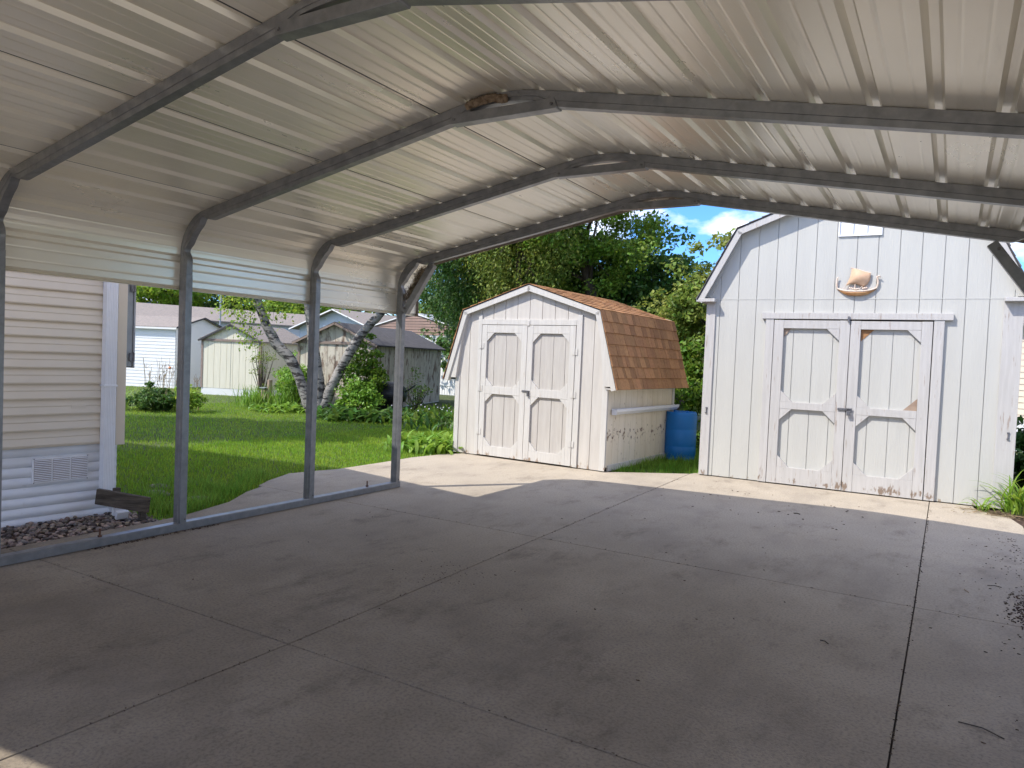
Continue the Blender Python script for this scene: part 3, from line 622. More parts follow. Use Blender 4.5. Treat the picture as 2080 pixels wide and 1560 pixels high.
for layer in (0, 1):
    for j in range(nv+1):
        for i in range(nu+1):
            a = i/nu; b = j/nv      # a across, b up
            xl = -.115+.055*b+.012*math.sin(b*math.pi); xr = .065+.07*b**.6*1.0+.02*math.sin(b*math.pi); zb = .115+.035*math.sin(a*math.pi)-.0*a-.02*a; ztp = .315-.055*a+.006*math.sin(a*math.pi*2)
            bulge = .045*math.sin(a*math.pi)*math.sin(b*math.pi*.9+.2)
            V.append((xl+(xr-xl)*a, -.022-bulge+layer*.006, zb+(ztp-zb)*b))
K = (nu+1)*(nv+1); Fq = []
for j in range(nv):
    for i in range(nu):
        q = j*(nu+1)+i; Fq += [(q, q+1, q+nu+2, q+nu+1), (q+K, q+nu+1+K, q+nu+2+K, q+1+K)]
for i in range(nu): Fq += [(i, i+K, i+1+K, i+1)]; q = nv*(nu+1)+i; Fq += [(q, q+1, q+1+K, q+K)]
for j in range(nv): q = j*(nu+1); Fq += [(q, q+nu+1, q+nu+1+K, q+K)]; q += nu; Fq += [(q, q+K, q+nu+1+K, q+nu+1)]
m.add(V, Fq); m.obj('sail', MAT['tan'], ship, smooth=True)
m = MB().tube([(-.075, -.02, .322), (.14, -.02, .258)], .006, 8).tube([(-.10, -.022, .125), (-.15, -.02, .08)], .0025, 6).tube([(.06, -.022, .11), (.02, -.03, .07)], .0035, 6)
m.obj('yard', MAT['ornw'], ship)

# ------------------------------------------------------------------ blue barrel
m = MB(); r = .232; prof = [(0, .0), (.2, .0), (.222, .012), (.226, .04), (.220, .055), (r, .09), (r, .20), (r-.003, .210), (r-.0005, .220), (r, .45), (r-.003, .460), (r-.0005, .470), (r, .66), (r-.006, .70), (.215, .715), (.205, .712), (.2, .70), (0, .70)]
brl = tag(m.lathe(prof, 48).obj('plastic_barrel', MAT['blue'], smooth=True), 'tall blue plastic barrel standing in grass between the two sheds', 'barrel')
brl.location = (1.445, 8.42, -.02)
bv = brl.modifiers.new('es', 'EDGE_SPLIT'); bv.split_angle = rad(50)
for (x, y) in ((.09, .0), (-.1, .02)): MB().lathe([(0, .728), (.026, .728), (.028, .722), (.028, .70)], 16, (x, y, 0)).obj('bung', MAT['blue'], brl)

# ------------------------------------------------------------------ mobile home on the left
ha = rad(4.6)
home = thing('mobile_home', 'beige vinyl sided mobile home with white corrugated skirting beside the carport', 'house', (-.93, 1.28, 0), -ha)
# local: y runs along the wall (0 = corner, negative towards the back), x outwards
HL, HWD = 8.5, 5.0
m = MB(); z = .572; lapn = 0
while z < 3.12:
    z1 = z+.1175
    for (ya, yb_) in ((-HL, -.004),):
        m.add([(0.019, ya, z), (0.019, yb_, z), (.0215, yb_, z+.010), (.0215, ya, z+.010), (.010, ya, z+.058), (.010, yb_, z+.058), (.0125, yb_, z+.068), (.0125, ya, z+.068), (0, ya, z1), (0, yb_, z1), (0, ya, z), (0, yb_, z)],
              [(0, 1, 2, 3), (3, 2, 5, 4), (4, 5, 6, 7), (7, 6, 9, 8), (10, 11, 1, 0)])
    z = z1
m.box(-.02, -.001, -HL, -.002, .56, 2.7)
m.obj('siding_wall', MAT['siding'], home)
m = MB(); ys_ = [-HL, 0.004]; zz = .565; pts = [(-.03, .59), (-.03, zz)]
while zz > -.03:
    for t in np.linspace(0, 1, 7)[:-1]:
        pts.append((-.042+.016*math.sin(t*math.pi)**.8, zz-t*.0765+.0))
    pts.append((-.046, zz-.0765)); zz -= .0765
n = len(pts); m.add([(x, y, z) for y in ys_ for x, z in pts], [(i, i+1, i+1+n, i+n) for i in range(n-1)])
m.obj('skirting', MAT['skirt'], home, smooth=False)
m = MB().box(-HWD, -.09, -HL, -.02, -.03, .55); m.obj('floor_frame', MAT['ytrim'], home)
m = MB().box(-.10, .030, -.038, .036, .545, 3.2); m.obj('corner_post', MAT['siding'], home, bev=.003)
m = MB().box(-.13, -.034, -.012, .006, -.03, .545); m.obj('skirt_corner', MAT['skirt'], home)
m = MB(); z = .56
while z < 3.12: m.box(-HWD, -.10, .0, .014, z, z+.112); z += .1175
m.box(-HWD, -.10, -.02, -.001, .56, 3.2); m.obj('end_wall', MAT['siding'], home)
m = MB().box(-HWD, -.13, -.02, -.004, -.03, .56); m.obj('end_skirting', MAT['skirt'], home)
m = MB().box(-HWD-.02, -HWD, -HL, 0, .0, 3.2); m.obj('side_wall', MAT['siding'], home)
# vent
m = MB().box(-.03, -.012, -.618, -.222, .285, .482); vent = m.obj('skirt_vent', MAT['spout'], home, bev=.003)
m = MB()
for k in range(3):
    y0 = -.608+.13*k
    for j in range(12):
        z0 = .302+.0138*j; m.add([(-.0115, y0, z0), (-.0115, y0+.118, z0), (-.004, y0+.118, z0+.003), (-.004, y0, z0+.003), (-.0115, y0+.118, z0+.0095), (-.0115, y0, z0+.0095)], [(0, 1, 2, 3), (3, 2, 4, 5)])
m.obj('vent_louvres', MAT['spout'], vent)
m = MB()
for y0 in (-.608, -.478, -.348):
    m.box(y0*0-.0118, -.0112, y0, y0+.118, .300, .466)
m.obj('vent_slots', MAT['ytrim'], vent)
m = MB()
for y0, z0 in ((-.61, .293), (-.61, .474), (-.23, .293), (-.23, .474)): m.tube([(-.012, y0, z0), (-.008, y0, z0)], .004, 8)
m.obj('screw', MAT['steel'], vent)
MB().box(.011, .0145, -.367, -.262, .832, .872).obj('serial_plate', MAT['siding'], home, bev=.001)
# downspout, fluted
m = MB(); prof = [(.022, -.155)]
for k in range(7): prof += [(.078, -.150+.0125*k), (.078, -.144+.0125*k), (.075, -.1425+.0125*k), (.075, -.139+.0125*k)]
prof += [(.078, -.062), (.022, -.060)]
m.prism([(a, b) for a, b in prof],   .15, 3.1, 'z'); ds = m.obj('downspout', MAT['spout'], home, bev=.0015)
MB().box(.012, .082, -.162, -.054, 1.02, 1.035).obj('spout_strap', MAT['spout'], ds, bev=.002)
m = MB()
for k in range(11):
    a0 = Vector((.05+.024*k, -.108, .150-.0115*k)); m.bar(a0, a0+Vector((.025, 0, -.010)), .090-.012*(k % 2), .060-.014*(k % 2))
m.obj('spout_elbow', MAT['spout'], ds)
# roof of the home (throws the shade over lawn and slab)
eo = .27
m = MB().prism([(.19, 3.14), (.19, 3.20), (-HWD/2, 3.82), (-HWD-.9, 3.20), (-HWD-.9, 3.14), (-HWD/2, 3.75)], -HL-.2, .27)
ro = m.obj('roof', MAT['roofgray'], home); ro.rotation_euler = (0, 0, ha)
m = MB().prism([(0, 3.16), (-HWD/2, 3.74), (-HWD, 3.16)], -.02, .0); m.obj('gable', MAT['siding'], home)
m = MB().box(.191, .28, -HL-.2, .26, 3.08, 3.19); gt = m.obj('gutter', MAT['spout'], home); gt.rotation_euler = (0, 0, ha)
m = MB().box(-.40, -.115, .016, .155, 1.175, 1.98); mb = m.obj('meter_box', MAT['meter'], home, bev=.004)
MB().box(-.41, -.105, .156, .172, 1.165, 1.99).obj('box_lid', MAT['meter'], mb, bev=.003)
m = MB()
for z in (1.22, 1.80): m.box(-.1045, -.098, .125, .168, z, z+.07).tube([(-.098, .158, z), (-.098, .158, z+.075)], .006, 8)
m.obj('hinge', MAT['steel'], mb)

# ------------------------------------------------------------------ old board on posts beside the stones
bd = thing('wooden_rail', 'short dark weathered board on two stubby posts by the downspout', 'wooden rail', (-.6, 1.10, 0))
A = Vector((-.790, 1.035, .172)); B_ = Vector((-.425, 1.235, .122)); A2 = A; d = (B_-A).normalized()
m = MB(); m.bar(A, B_, .038, .122); o = m.obj('board', MAT['wood'], None, bev=.006); o.parent = bd; o.matrix_parent_inverse = Matrix.Translation(-Vector(bd.location))
for t, zt in ((.30, .235), (.80, .14)):
    p = A+(B_-A)*t+Vector((-.02, .045, 0)); m = MB().box(p.x-.022, p.x+.022, p.y-.022, p.y+.022, -.03, zt); o = m.obj('post', MAT['wood'], None, bev=.004); o.parent = bd; o.matrix_parent_inverse = Matrix.Translation(-Vector(bd.location))

# ------------------------------------------------------------------ river stones
def ico(sub=1):
    bm = bmesh.new(); bmesh.ops.create_icosphere(bm, subdivisions=sub, radius=1); V = np.array([v.co[:] for v in bm.verts]); Fc = np.array([[v.index for v in f.verts] for f in bm.faces]); bm.free(); return V, Fc
IV, IF = ico(2)
def pebbles(name, pts, rs, mt, **kw):
    VV = []; FF = []; n = len(IV)
    for i, (p, r) in enumerate(zip(pts, rs)):
        A_ = np.array(Matrix.Rotation(random.uniform(0, 6.28), 3, 'Z') @ Matrix.Rotation(random.gauss(0, .3), 3, 'X')); s = np.array([1, random.uniform(.65, .95), random.uniform(.45, .7)])*r
        wob = 1+.10*np.sin(IV[:, 0]*2.3+i)+.08*np.cos(IV[:, 1]*3.1+i*2)
        VV.append((IV*wob[:, None]*s) @ A_.T+np.array(p)); FF.append(IF+i*n)
    return npmesh(name, np.concatenate(VV), np.concatenate(FF), mt, smooth=True)
pts = []; rs = []
for i in range(3600):
    y = random.uniform(-3.4, 1.36); x = random.uniform(-1.0+.09*(y-1.28), -.40)
    if x < -.93+.092*(y-1.28)-.03 and y < 1.28: continue
    r = random.uniform(.009, .021)*(1 if random.random() < .9 else 1.3); pts.append((x, y, -.028+r*.5+random.uniform(0, .012))); rs.append(r)
tag(pebbles('river_stones', pts, rs, MAT['stone']), 'bed of mixed brown and gray river stones beside the home', 'stones', kind='stuff')
m = MB().add([(-1.0, 1.37, -.026), (-1.6, -9, -.026), (-.39, -9, -.026), (-.39, 1.37, -.026)], [(0, 1, 2, 3)])
tag(m.obj('stone_bed_soil', MAT['mulch']), kind='structure')
for i, (x, y, r) in enumerate(((-1.38, 1.95, .15), (-1.66, 2.16, .12), (-.95, 2.05, .10))):
    o = pebbles('stepping_stone', [(0, 0, 0)], [r], MAT['paver']); o.scale = (1, 1, .32); o.location = (x, y, -.012)
    tag(o, ['flat gray stepping stone nearest the middle of the long grass', 'flat stepping stone half sunk behind the other in long grass', 'small flat stone close to the walkway edge'][i], 'stone', 'stepping stones in the lawn')

# ------------------------------------------------------------------ grass
def in_walk(x, y):
    return x > walkx(min(y, 6.34)) - .0 and y > -12 and y < 6.4
def blades(name, P, h, wd, mt, lean=.45, **kw):
    n = len(P); a = rng.uniform(0, 2*np.pi, n); h = h*rng.uniform(.55, 1.3, n); wv = wd*rng.uniform(.7, 1.3, n)
    la = rng.uniform(0, 2*np.pi, n); ll = lean*h*rng.uniform(.1, 1, n)
    dx, dy = np.cos(a)*wv/2, np.sin(a)*wv/2; lx, ly = np.cos(la)*ll, np.sin(la)*ll
    z = P[:, 2]
    v0 = np.stack([P[:, 0]-dx, P[:, 1]-dy, z], 1); v1 = np.stack([P[:, 0]+dx, P[:, 1]+dy, z], 1)
    v2 = np.stack([P[:, 0]+dx*.8+lx*.35, P[:, 1]+dy*.8+ly*.35, z+h*.55], 1); v3 = np.stack([P[:, 0]-dx*.8+lx*.35, P[:, 1]-dy*.8+ly*.35, z+h*.55], 1)
    v4 = np.stack([P[:, 0]+lx, P[:, 1]+ly, z+h], 1)
    V = np.stack([v0, v1, v2, v3, v4], 1).reshape(-1, 3); i = np.arange(n)[:, None]*5
    Fc = np.concatenate([i+np.array([[0, 1, 2]]), i+np.array([[0, 2, 3]]), i+np.array([[3, 2, 4]])])
    o = npmesh(name, V, Fc, mt); return tag(o, kind='stuff', **kw)
def scatter(n, x0, x1, y0, y1, keep):
    P = np.stack([rng.uniform(x0, x1, n), rng.uniform(y0, y1, n), np.full(n, -.035)], 1)
    return P[[bool(keep(x, y)) for x, y in P[:, :2]]]
hx = lambda y: -.93-.04
def lawn_ok(x, y):
    if y < 1.33 and x > -5.6: return False
    if x > -1.5 and x > walkx(y)-.005 and y < 6.36: return False
    if y > 6.2 and x > -1.35 and x < 1.3: return False
    return True
P = np.concatenate([scatter(105000, -4.2, -.36, 1.3, 10.8, lawn_ok), scatter(75000, -10.5, -4.2, 3, 12.5, lawn_ok), scatter(38000, -21, -10.5, 4, 15, lawn_ok)])
blades('lawn_grass', P, .042, .006, MAT['grass'], label='mown green lawn with dappled shade beyond the carport posts', cat='grass')
tg = []
for _ in range(60):     # taller tufts along the walkway and around the stones
    y = random.uniform(1.3, 3.2); x = walkx(y)-abs(random.gauss(0, .25))-.03
    if y < 1.5: x = random.uniform(-1.1, -.45)
    tg.append((x, y))
for _ in range(26): tg.append((random.uniform(-1.8, -.9), random.uniform(1.4, 2.5)))
for _ in range(26): tg.append((random.uniform(1.2, 2.05), random.uniform(6.9, 8.3)))
for _ in range(22): tg.append((1.24+abs(random.gauss(0, .05)), random.uniform(6.4, 8.1)))
P = np.array([(x+random.gauss(0, .045), y+random.gauss(0, .045), -.035) for x, y in tg for _ in range(34)])
P = P[[(lawn_ok(x, y) and not (y < 6.3+.8*(x-1.2) and x > 0)) for x, y in P[:, :2]]]
blades('tall_grass', P, .13, .006, MAT['grasst'], .8, label='longer grass tufts along the walkway edge and stones', cat='grass')
P = scatter(9000, 1.2, 2.3, 6.4, 11, lambda x, y: y > 6.36+(x-1.2)*.8 and not (x > 2.13 and y > 7.05))
P2 = scatter(16000, -2, 2.3, 8.75, 13, lambda x, y: True)
blades('side_grass', np.concatenate([P, P2]), .07, .006, MAT['grasst'], .6, label='patchy grass strip in the gap between the sheds', cat='grass')

# ------------------------------------------------------------------ plants
def leafquads(C, size, nrm_bias=(0, 0, .6), aspect=.6, droop=0, fold=True):
    """C (n,3) centres -> two-triangle diamond leaves"""
    n = len(C); s = size*rng.uniform(.6, 1.3, n)
    nr = rng.normal(0, 1, (n, 3))*.7+np.array(nrm_bias); nr /= np.linalg.norm(nr, axis=1)[:, None]
    t = rng.normal(0, 1, (n, 3)); t[:, 2] -= droop; t -= nr*(t*nr).sum(1)[:, None]; t /= np.linalg.norm(t, axis=1)[:, None]; b = np.cross(nr, t)
    a0 = C-t*s[:, None]*.5; a1 = C+t*s[:, None]*.5; w_ = b*(s*aspect*.5)[:, None]; up = nr*(s*.10)[:, None]
    q = t*(s*.08)[:, None]
    V = np.stack([a0, C-q-w_+up, a1, C-q+w_+up], 1).reshape(-1, 3); i = np.arange(n)[:, None]*4
    return V, np.concatenate([i+np.array([[0, 1, 2]]), i+np.array([[0, 2, 3]])])
def clumps(cen, rad_, nc, per, cr, fill=.55, flat=1):
    """centres spread through an ellipsoid, clump radius cr, leaves per clump"""
    cen = np.array(cen, float); rad_ = np.array(rad_, float)
    d = rng.normal(0, 1, (nc, 3)); d /= np.linalg.norm(d, axis=1)[:, None]; r = rng.uniform(fill**3, 1, nc)**(1/3)
    lump = 1+.16*np.sin(d[:, 0]*5+1)+.13*np.sin(d[:, 1]*6+2)+.12*np.cos(d[:, 2]*7)
    K_ = cen+d*rad_*(r*lump)[:, None]
    L_ = rng.normal(0, 1, (nc, per, 3)); L_ /= (np.linalg.norm(L_, axis=2)[:, :, None]+1e-6); L_ *= (rng.uniform(0, 1, (nc, per, 1))**.45)*cr*rng.uniform(.6, 1.4, (nc, 1, 1)); L_[:, :, 2] *= .6*flat
    return K_, (K_[:, None, :]+L_).reshape(-1, 3)
def tree(name, label, cat, base, cen, rad_, nc, per, cr, ls, lm, trunk_r=.15, group=None, fill=.5, droop=0, bias=(-.35, -.45, .6), limbs=14, barkm=None, aspect=.6):
    base = Vector(base); t = thing(name, label, cat, base, 0, group); cen = np.array(cen)-np.array(base)
    m = MB(); top = Vector(cen)+Vector((0, 0, rad_[2]*.5)); mid = Vector((cen[0]*.5, cen[1]*.5, top.z*.5))
    m.tube([(0, 0, -.05), (cen[0]*.15, cen[1]*.15, mid.z*.5), mid, Vector(cen), top], [trunk_r*1.25, trunk_r, trunk_r*.8, trunk_r*.5, trunk_r*.15], 10)
    K_, P_ = clumps(cen, rad_, nc, per, cr, fill)
    for k in range(min(limbs, nc)):
        e = Vector(K_[k]); s = mid.lerp(Vector(cen), random.uniform(0, 1)); c1 = s.lerp(e, .5)+Vector((random.gauss(0, .1), random.gauss(0, .1), random.uniform(.0, .25)*rad_[2]*.5))
        m.tube([s, c1, e], [trunk_r*.35, trunk_r*.2, trunk_r*.06], 6)
    m.obj('trunk', barkm or MAT['bark'], t, smooth=True)
    if droop > 1:
        P_[:, 2] -= rng.uniform(0, droop*.35, len(P_))
    V, Fc = leafquads(P_, ls, bias, aspect, droop)
    npmesh('crown', V, Fc, lm, t); return t
# big trees behind the little shed
tree('maple_tree', 'tall leafy maple rising behind the small shed', 'tree', (-1.9, 13.2, -.03), (-2.85, 13.2, 4.6), (1.95, 2.2, 2.9), 330, 150, .40, .095, MAT['leafM'], .16, fill=.35)
tree('maple_tree', 'darker spreading tree behind the small shed roof, right of the maple', 'tree', (-.8, 15.5, -.03), (-2.3, 15.2, 2.4), (2.6, 2.0, 2.0), 260, 110, .45, .14, MAT['leafD'], .16, fill=.3)
tree('weeping_birch', 'drooping dark green birch behind the left end of the small shed', 'tree', (-5.2, 12.9, -.03), (-4.95, 12.6, 4.7), (2.0, 1.9, 2.25), 380, 110, .38, .095, MAT['leafD'], .12, fill=.25, droop=2.2, aspect=.5)
tree('weeping_birch', 'lighter drooping birch between the maple and the dark birch', 'tree', (-3.4, 11.6, -.03), (-3.3, 11.5, 4.3), (1.3, 1.1, 2.0), 150, 100, .33, .08, MAT['leafO'], .09, fill=.25, droop=2.6, aspect=.5)
# scrubby trees between the sheds
tree('mulberry_tree', 'scrubby olive tree in the gap between the two sheds', 'tree', (1.2, 11.4, -.03), (1.0, 11.2, 2.3), (1.15, .9, 1.15), 150, 66, .25, .10, MAT['leafO'], .05, fill=.2, limbs=30)
tree('mulberry_tree', 'leafy bush growing low behind the blue barrel', 'tree', (1.35, 10.2, -.03), (1.35, 10.2, 1.0), (.85, .6, .95), 95, 66, .24, .10, MAT['leafM'], .04, fill=.2, limbs=20)
tree('mulberry_tree', 'tall thin tree behind the left corner of the barn roof', 'tree', (2.4, 13, -.03), (2.65, 12.8, 3.75), (.8, .8, 1.0), 60, 60, .28, .10, MAT['leafO'], .06, fill=.2, limbs=20)
tree('shade_tree', 'dense dark bushes filling the gap far behind the sheds', 'tree', (.5, 17, -.03), (.9, 17, 1.4), (3.4, 1.0, 1.7), 200, 90, .45, .15, MAT['leafD'], .1, fill=.2)
tree('shade_tree', 'dark hedge of trees far behind the weeping birch', 'tree', (-7.5, 19, -.03), (-7.5, 19, 3.0), (4.5, 1.5, 2.8), 260, 100, .5, .17, MAT['leafD'], .12, fill=.2)
tree('shade_tree', 'dark tree standing far behind the brown gabled mobile home', 'tree', (-14.5, 29, -.03), (-14.5, 29, 5.2), (4.2, 1.8, 2.9), 220, 100, .6, .2, MAT['leafD'], .15, fill=.2)
tree('lawn_tree', 'sunlit yellow green bushes left of the small shed behind the homes', 'tree', (-15.5, 26.5, -.03), (-15.0, 26.5, 2.3), (4.2, 1.2, 1.55), 110, 90, .5, .16, MAT['leafY'], .12, fill=.3)
tree('shade_tree', 'tree hidden behind the beige home that shades the middle of the lawn', 'tree', (-8.4, 2.0, -.03), (-8.4, 2.0, 6.0), (1.45, 1.45, 2.5), 260, 90, .42, .17, MAT['leafD'], .2, fill=.1)
tree('shade_tree', 'larger tree hidden behind the beige home that shades the far left lawn', 'tree', (-10.9, -.3, -.03), (-10.9, -.3, 6.2), (2.0, 2.0, 2.7), 330, 90, .5, .19, MAT['leafD'], .2, fill=.1)
# far trees on the left
tree('far_tree', 'bright green tree behind the long low roof, left of the first post', 'tree', (-37, 25, -.03), (-37, 25.3, 4.4), (2.4, 2.4, 2.9), 120, 90, .7, .26, MAT['leafY'], .2, fill=.3, group='trees beyond the mobile homes')
tree('far_tree', 'dark tree at the left edge of the gap behind the beige home', 'tree', (-43, 23, -.03), (-43, 23, 5.5), (3.4, 3, 3.4), 120, 90, .8, .28, MAT['leafD'], .2, fill=.3, group='trees beyond the mobile homes')
tree('far_tree', 'dark broad tree just right of the first post above the roofs', 'tree', (-37.6, 30, -.03), (-37.4, 30.6, 4.6), (4.4, 3, 3.4), 190, 90, .7, .26, MAT['leafD'], .2, fill=.3, group='trees beyond the mobile homes')
tree('far_tree', 'pale green tree behind the birch trunks above the roofs', 'tree', (-29, 30.5, -.03), (-29.4, 30.5, 4.2), (3.8, 2.5, 2.2), 150, 90, .6, .22, MAT['leafY'], .2, fill=.3, group='trees beyond the mobile homes')
tree('far_tree', 'soft green tree above the white gabled house', 'tree', (-24, 33, -.03), (-24, 33, 4.0), (4.2, 2.5, 2.0), 120, 90, .6, .22, MAT['leafO'], .2, fill=.3, group='trees beyond the mobile homes')
tree('far_tree', 'tree crown showing beyond the right rear of the barn', 'tree', (10.5, 20, -.03), (10.5, 20, 5.0), (2.6, 2.4, 3.2), 50, 60, .5, .14, MAT['leafM'], .15, fill=.3)

# birch in the lawn: three trunks from one base
bt = thing('birch_tree', 'white barked birch with three leaning trunks rising from the lawn', 'tree', (-7.12, 9.42, -.03))
b0 = Vector((-7.12, 9.42, -.03))
def tr_(pts, rs):
    P_ = [Vector(p)-b0 for p in pts]; out = []; ro = []
    for i in range(len(P_)-1):
        for k in range(4):
            t = k/4; out.append(P_[i].lerp(P_[i+1], t)+Vector((random.gauss(0, .007), random.gauss(0, .007), 0))); ro.append((rs[i]+(rs[i+1]-rs[i])*t)*random.uniform(.97, 1.05))
    out.append(P_[-1]); ro.append(rs[-1]); return out, ro
for pts, rs in (
    ([(-7.18, 9.4, -.05), (-7.33, 9.31, .31), (-7.48, 9.24, .76), (-7.66, 9.14, 1.14), (-7.96, 8.98, 1.48), (-8.14, 8.88, 1.84), (-8.29, 8.81, 2.22), (-8.39, 8.76, 2.44), (-8.7, 8.6, 3.4), (-8.9, 8.4, 5)], [.15, .12, .105, .12, .115, .10, .09, .085, .07, .03]),
    ([(-7.05, 9.45, -.05), (-7.0, 9.5, .15), (-6.83, 9.62, .66), (-6.64, 9.76, 1.17), (-6.41, 9.92, 1.68), (-6.18, 10.07, 2.04), (-6.01, 10.18, 2.25), (-5.5, 10.5, 3.2), (-5.2, 10.7, 4.6)], [.16, .135, .11, .105, .10, .095, .09, .07, .03]),
    ([(-7.12, 9.46, -.05), (-7.11, 9.44, .2), (-7.13, 9.46, .76), (-7.27, 9.41, 1.52), (-7.41, 9.35, 2.36), (-7.45, 9.3, 3.6), (-7.4, 9.3, 6)], [.20, .17, .12, .105, .09, .07, .03])):
    a, b = tr_(pts, rs); MB().tube(a, b, 12).obj('trunk', MAT['birch'], bt, smooth=True)
K1, P1 = clumps((-.4, -.3, 4.9), (2.4, 2.0, 2.0), 120, 80, .38, .3)
cl = []
m = MB()
for px, py, pz in ((-8.85, 8.48, 2.25), (-8.65, 8.55, 2.45), (-8.6, 8.62, 2.0), (-8.5, 8.68, 1.62), (-8.05, 8.95, 2.2), (-7.75, 9.15, 2.4), (-8.9, 8.4, 2.5), (-6.3, 9.4, 2.7), (-7.6, 9.6, 2.65), (-7.0, 9.8, 2.7), (-8.35, 8.7, 2.45)):
    c = np.array((px, py, pz))-np.array(b0); m.tube([Vector(c)+Vector((.2, .2, .9)), Vector(c)+Vector((.03, 0, .4)), Vector(c)+Vector((0, 0, -.2))], [.008, .005, .002], 5)
    q = rng.normal(0, 1, (130, 3))*np.array((.16, .16, .22)); cl.append(c+q)
m.obj('branch', MAT['bark'], bt)
V, Fc = leafquads(np.concatenate([P1]+cl), .075, (-.3, -.4, .5), .65, 1.2); npmesh('crown', V, Fc, MAT['leafY'], bt)

def bush(name, label, cat, cen, rad_, nc, per, cr, ls, lm, group=None, bias=(-.2, -.4, .8), aspect=.55, stems=8, droop=0, fill=.2):
    base = Vector((cen[0], cen[1], -.03)); t = thing(name, label, cat, base, 0, group); c = np.array(cen)-np.array(base)
    K_, P_ = clumps(c, rad_, nc, per, cr, fill); P_ = P_[P_[:, 2] > .01]
    m = MB()
    for k in range(min(stems, nc)):
        e = Vector(K_[k]); m.tube([(random.gauss(0, .03), random.gauss(0, .03), 0), e*.5+Vector((0, 0, .06)), e], [.010, .007, .003], 5)
    m.obj('stem', MAT['bark'], t); V, Fc = leafquads(P_, ls, bias, aspect, droop); npmesh('foliage', V, Fc, lm, t); return t
def rosette(name, label, cat, c, n, length, width, lm, group=None, arch=.9, upr=.5, spread=.12, hs=1.0):
    """strap or broad leaves arching from a crown: hosta, daylily"""
    t = thing(name, label, cat, (c[0], c[1], c[2] if len(c) > 2 else -.03), 0, group); V = []; Fq = []
    for k in range(n):
        a = random.uniform(0, 2*math.pi); ln = length*random.uniform(.6, 1.15); wd = width*random.uniform(.7, 1.2); el = random.uniform(upr-.35, upr+.45); ox, oy = random.gauss(0, spread), random.gauss(0, spread)
        seg = 6; p = Vector((ox, oy, 0)); ang = el+.3; idx = len(V); da = random.gauss(0, .08)
        for j in range(seg+1):
            tt = j/seg; wj = wd*(math.sin(math.pi*min(1, tt**.75*.98+.02)))*.5+.001; side = Vector((-math.sin(a), math.cos(a), 0))
            V += [tuple(p-side*wj+Vector((0, 0, wj*.35))), tuple(p), tuple(p+side*wj+Vector((0, 0, wj*.35)))]
            p = p+Vector((math.cos(a)*math.cos(ang), math.sin(a)*math.cos(ang), math.sin(ang)*hs))*(ln/seg); ang -= arch*1.7/seg*random.uniform(.8, 1.2); a += da/seg
        for j in range(seg):
            q = idx+3*j; Fq += [(q, q+1, q+4, q+3), (q+1, q+2, q+5, q+4)]
    V = [(x, y, max(z, .005)) for x, y, z in V]
    npmesh('foliage', V, Fq, lm, t, smooth=True); return t
rosette('hosta_plant', 'bright green hosta clump beside the left corner of the small shed', 'plant', (-1.62, 6.42, -.03), 320, .34, .062, MAT['leafH'], spread=.24, upr=.95, arch=.9)
hg = 'dark hosta clumps around the birch'
for i, (x, y, lb) in enumerate(((-6.25, 9.1, 'dark hosta right at the foot of the birch'), (-5.7, 8.75, 'broad dark hosta right of the birch base'), (-5.15, 9.0, 'dark hosta midway between birch and last post'), (-4.9, 9.5, 'dark hosta left of the last carport post'))):
    rosette('hosta_plant', lb, 'plant', (x, y, -.03), 110, .42, .085, MAT['leafD'], hg, spread=.2, upr=.7)
for i, (x, y, lb) in enumerate(((-7.75, 9.25, 'light green hosta left of the birch base'), (-8.1, 9.05, 'light green hosta beside the old wooden post'))):
    rosette('hosta_plant', lb, 'plant', (x, y, -.03), 110, .34, .07, MAT['leafH'], 'light green hostas left of the birch', spread=.2, upr=.6)
fl = tag(rosette('flower_bed', 'low leafy plants with pale flowers between the last post and the small shed', 'plant', (-4.25, 9.9, -.03), 240, .35, .05, MAT['leafM'], spread=.55, upr=.9), None)
f0 = MB().tube([(0, 0, 0), (.012, 0, .016)], [.015, .006], 6).obj('flower', MAT['flower'], fl)
for i in range(16):
    f = f0 if i == 0 else f0.copy()
    if i: COL.objects.link(f); f.parent = fl
    f.location = (random.gauss(0, .5), random.gauss(0, .5), random.uniform(.20, .36))
fl2 = rosette('flower_bed', 'leafy perennials in front of the weathered shed side', 'plant', (-5.0, 11.0, -.03), 200, .4, .05, MAT['leafM'], spread=.5, upr=.95)
fl3 = rosette('flower_bed', 'dark leafy perennials just left of the small shed', 'plant', (-3.2, 9.6, -.03), 240, .42, .05, MAT['leafD'], spread=.5, upr=.95)
rosette('grass_clump', 'tall strappy grass clump left of the old wooden post', 'plant', (-9.15, 9.45, -.03), 240, .52, .016, MAT['leafH'], spread=.20, upr=1.25, arch=.5)
rosette('grass_clump', 'strappy clump right of the old wooden post', 'plant', (-8.55, 9.75, -.03), 130, .62, .016, MAT['leafH'], spread=.2, upr=1.25, arch=.5)
bush('garden_shrub', 'rounded leafy shrub between old wooden post and birch trunks', 'shrub', (-8.7, 10.3, .62), (.75, .4, .58), 80, 70, .18, .075, MAT['leafH'])
bush('garden_shrub', 'thin airy shrub in front of the yellow shed corner', 'shrub', (-9.95, 10.3, .95), (.42, .35, .85), 40, 20, .16, .05, MAT['leafO'], stems=30)
bush('garden_shrub', 'tall dark leafy shrub right of the birch trunks', 'shrub', (-6.48, 10.3, .76), (.42, .40, .86), 75, 66, .2, .09, MAT['leafM'])
bush('garden_shrub', 'low bright shrub at the foot of the dark shrub right of the birch', 'shrub', (-6.25, 9.75, .36), (.62, .3, .38), 60, 60, .16, .08, MAT['leafH'])
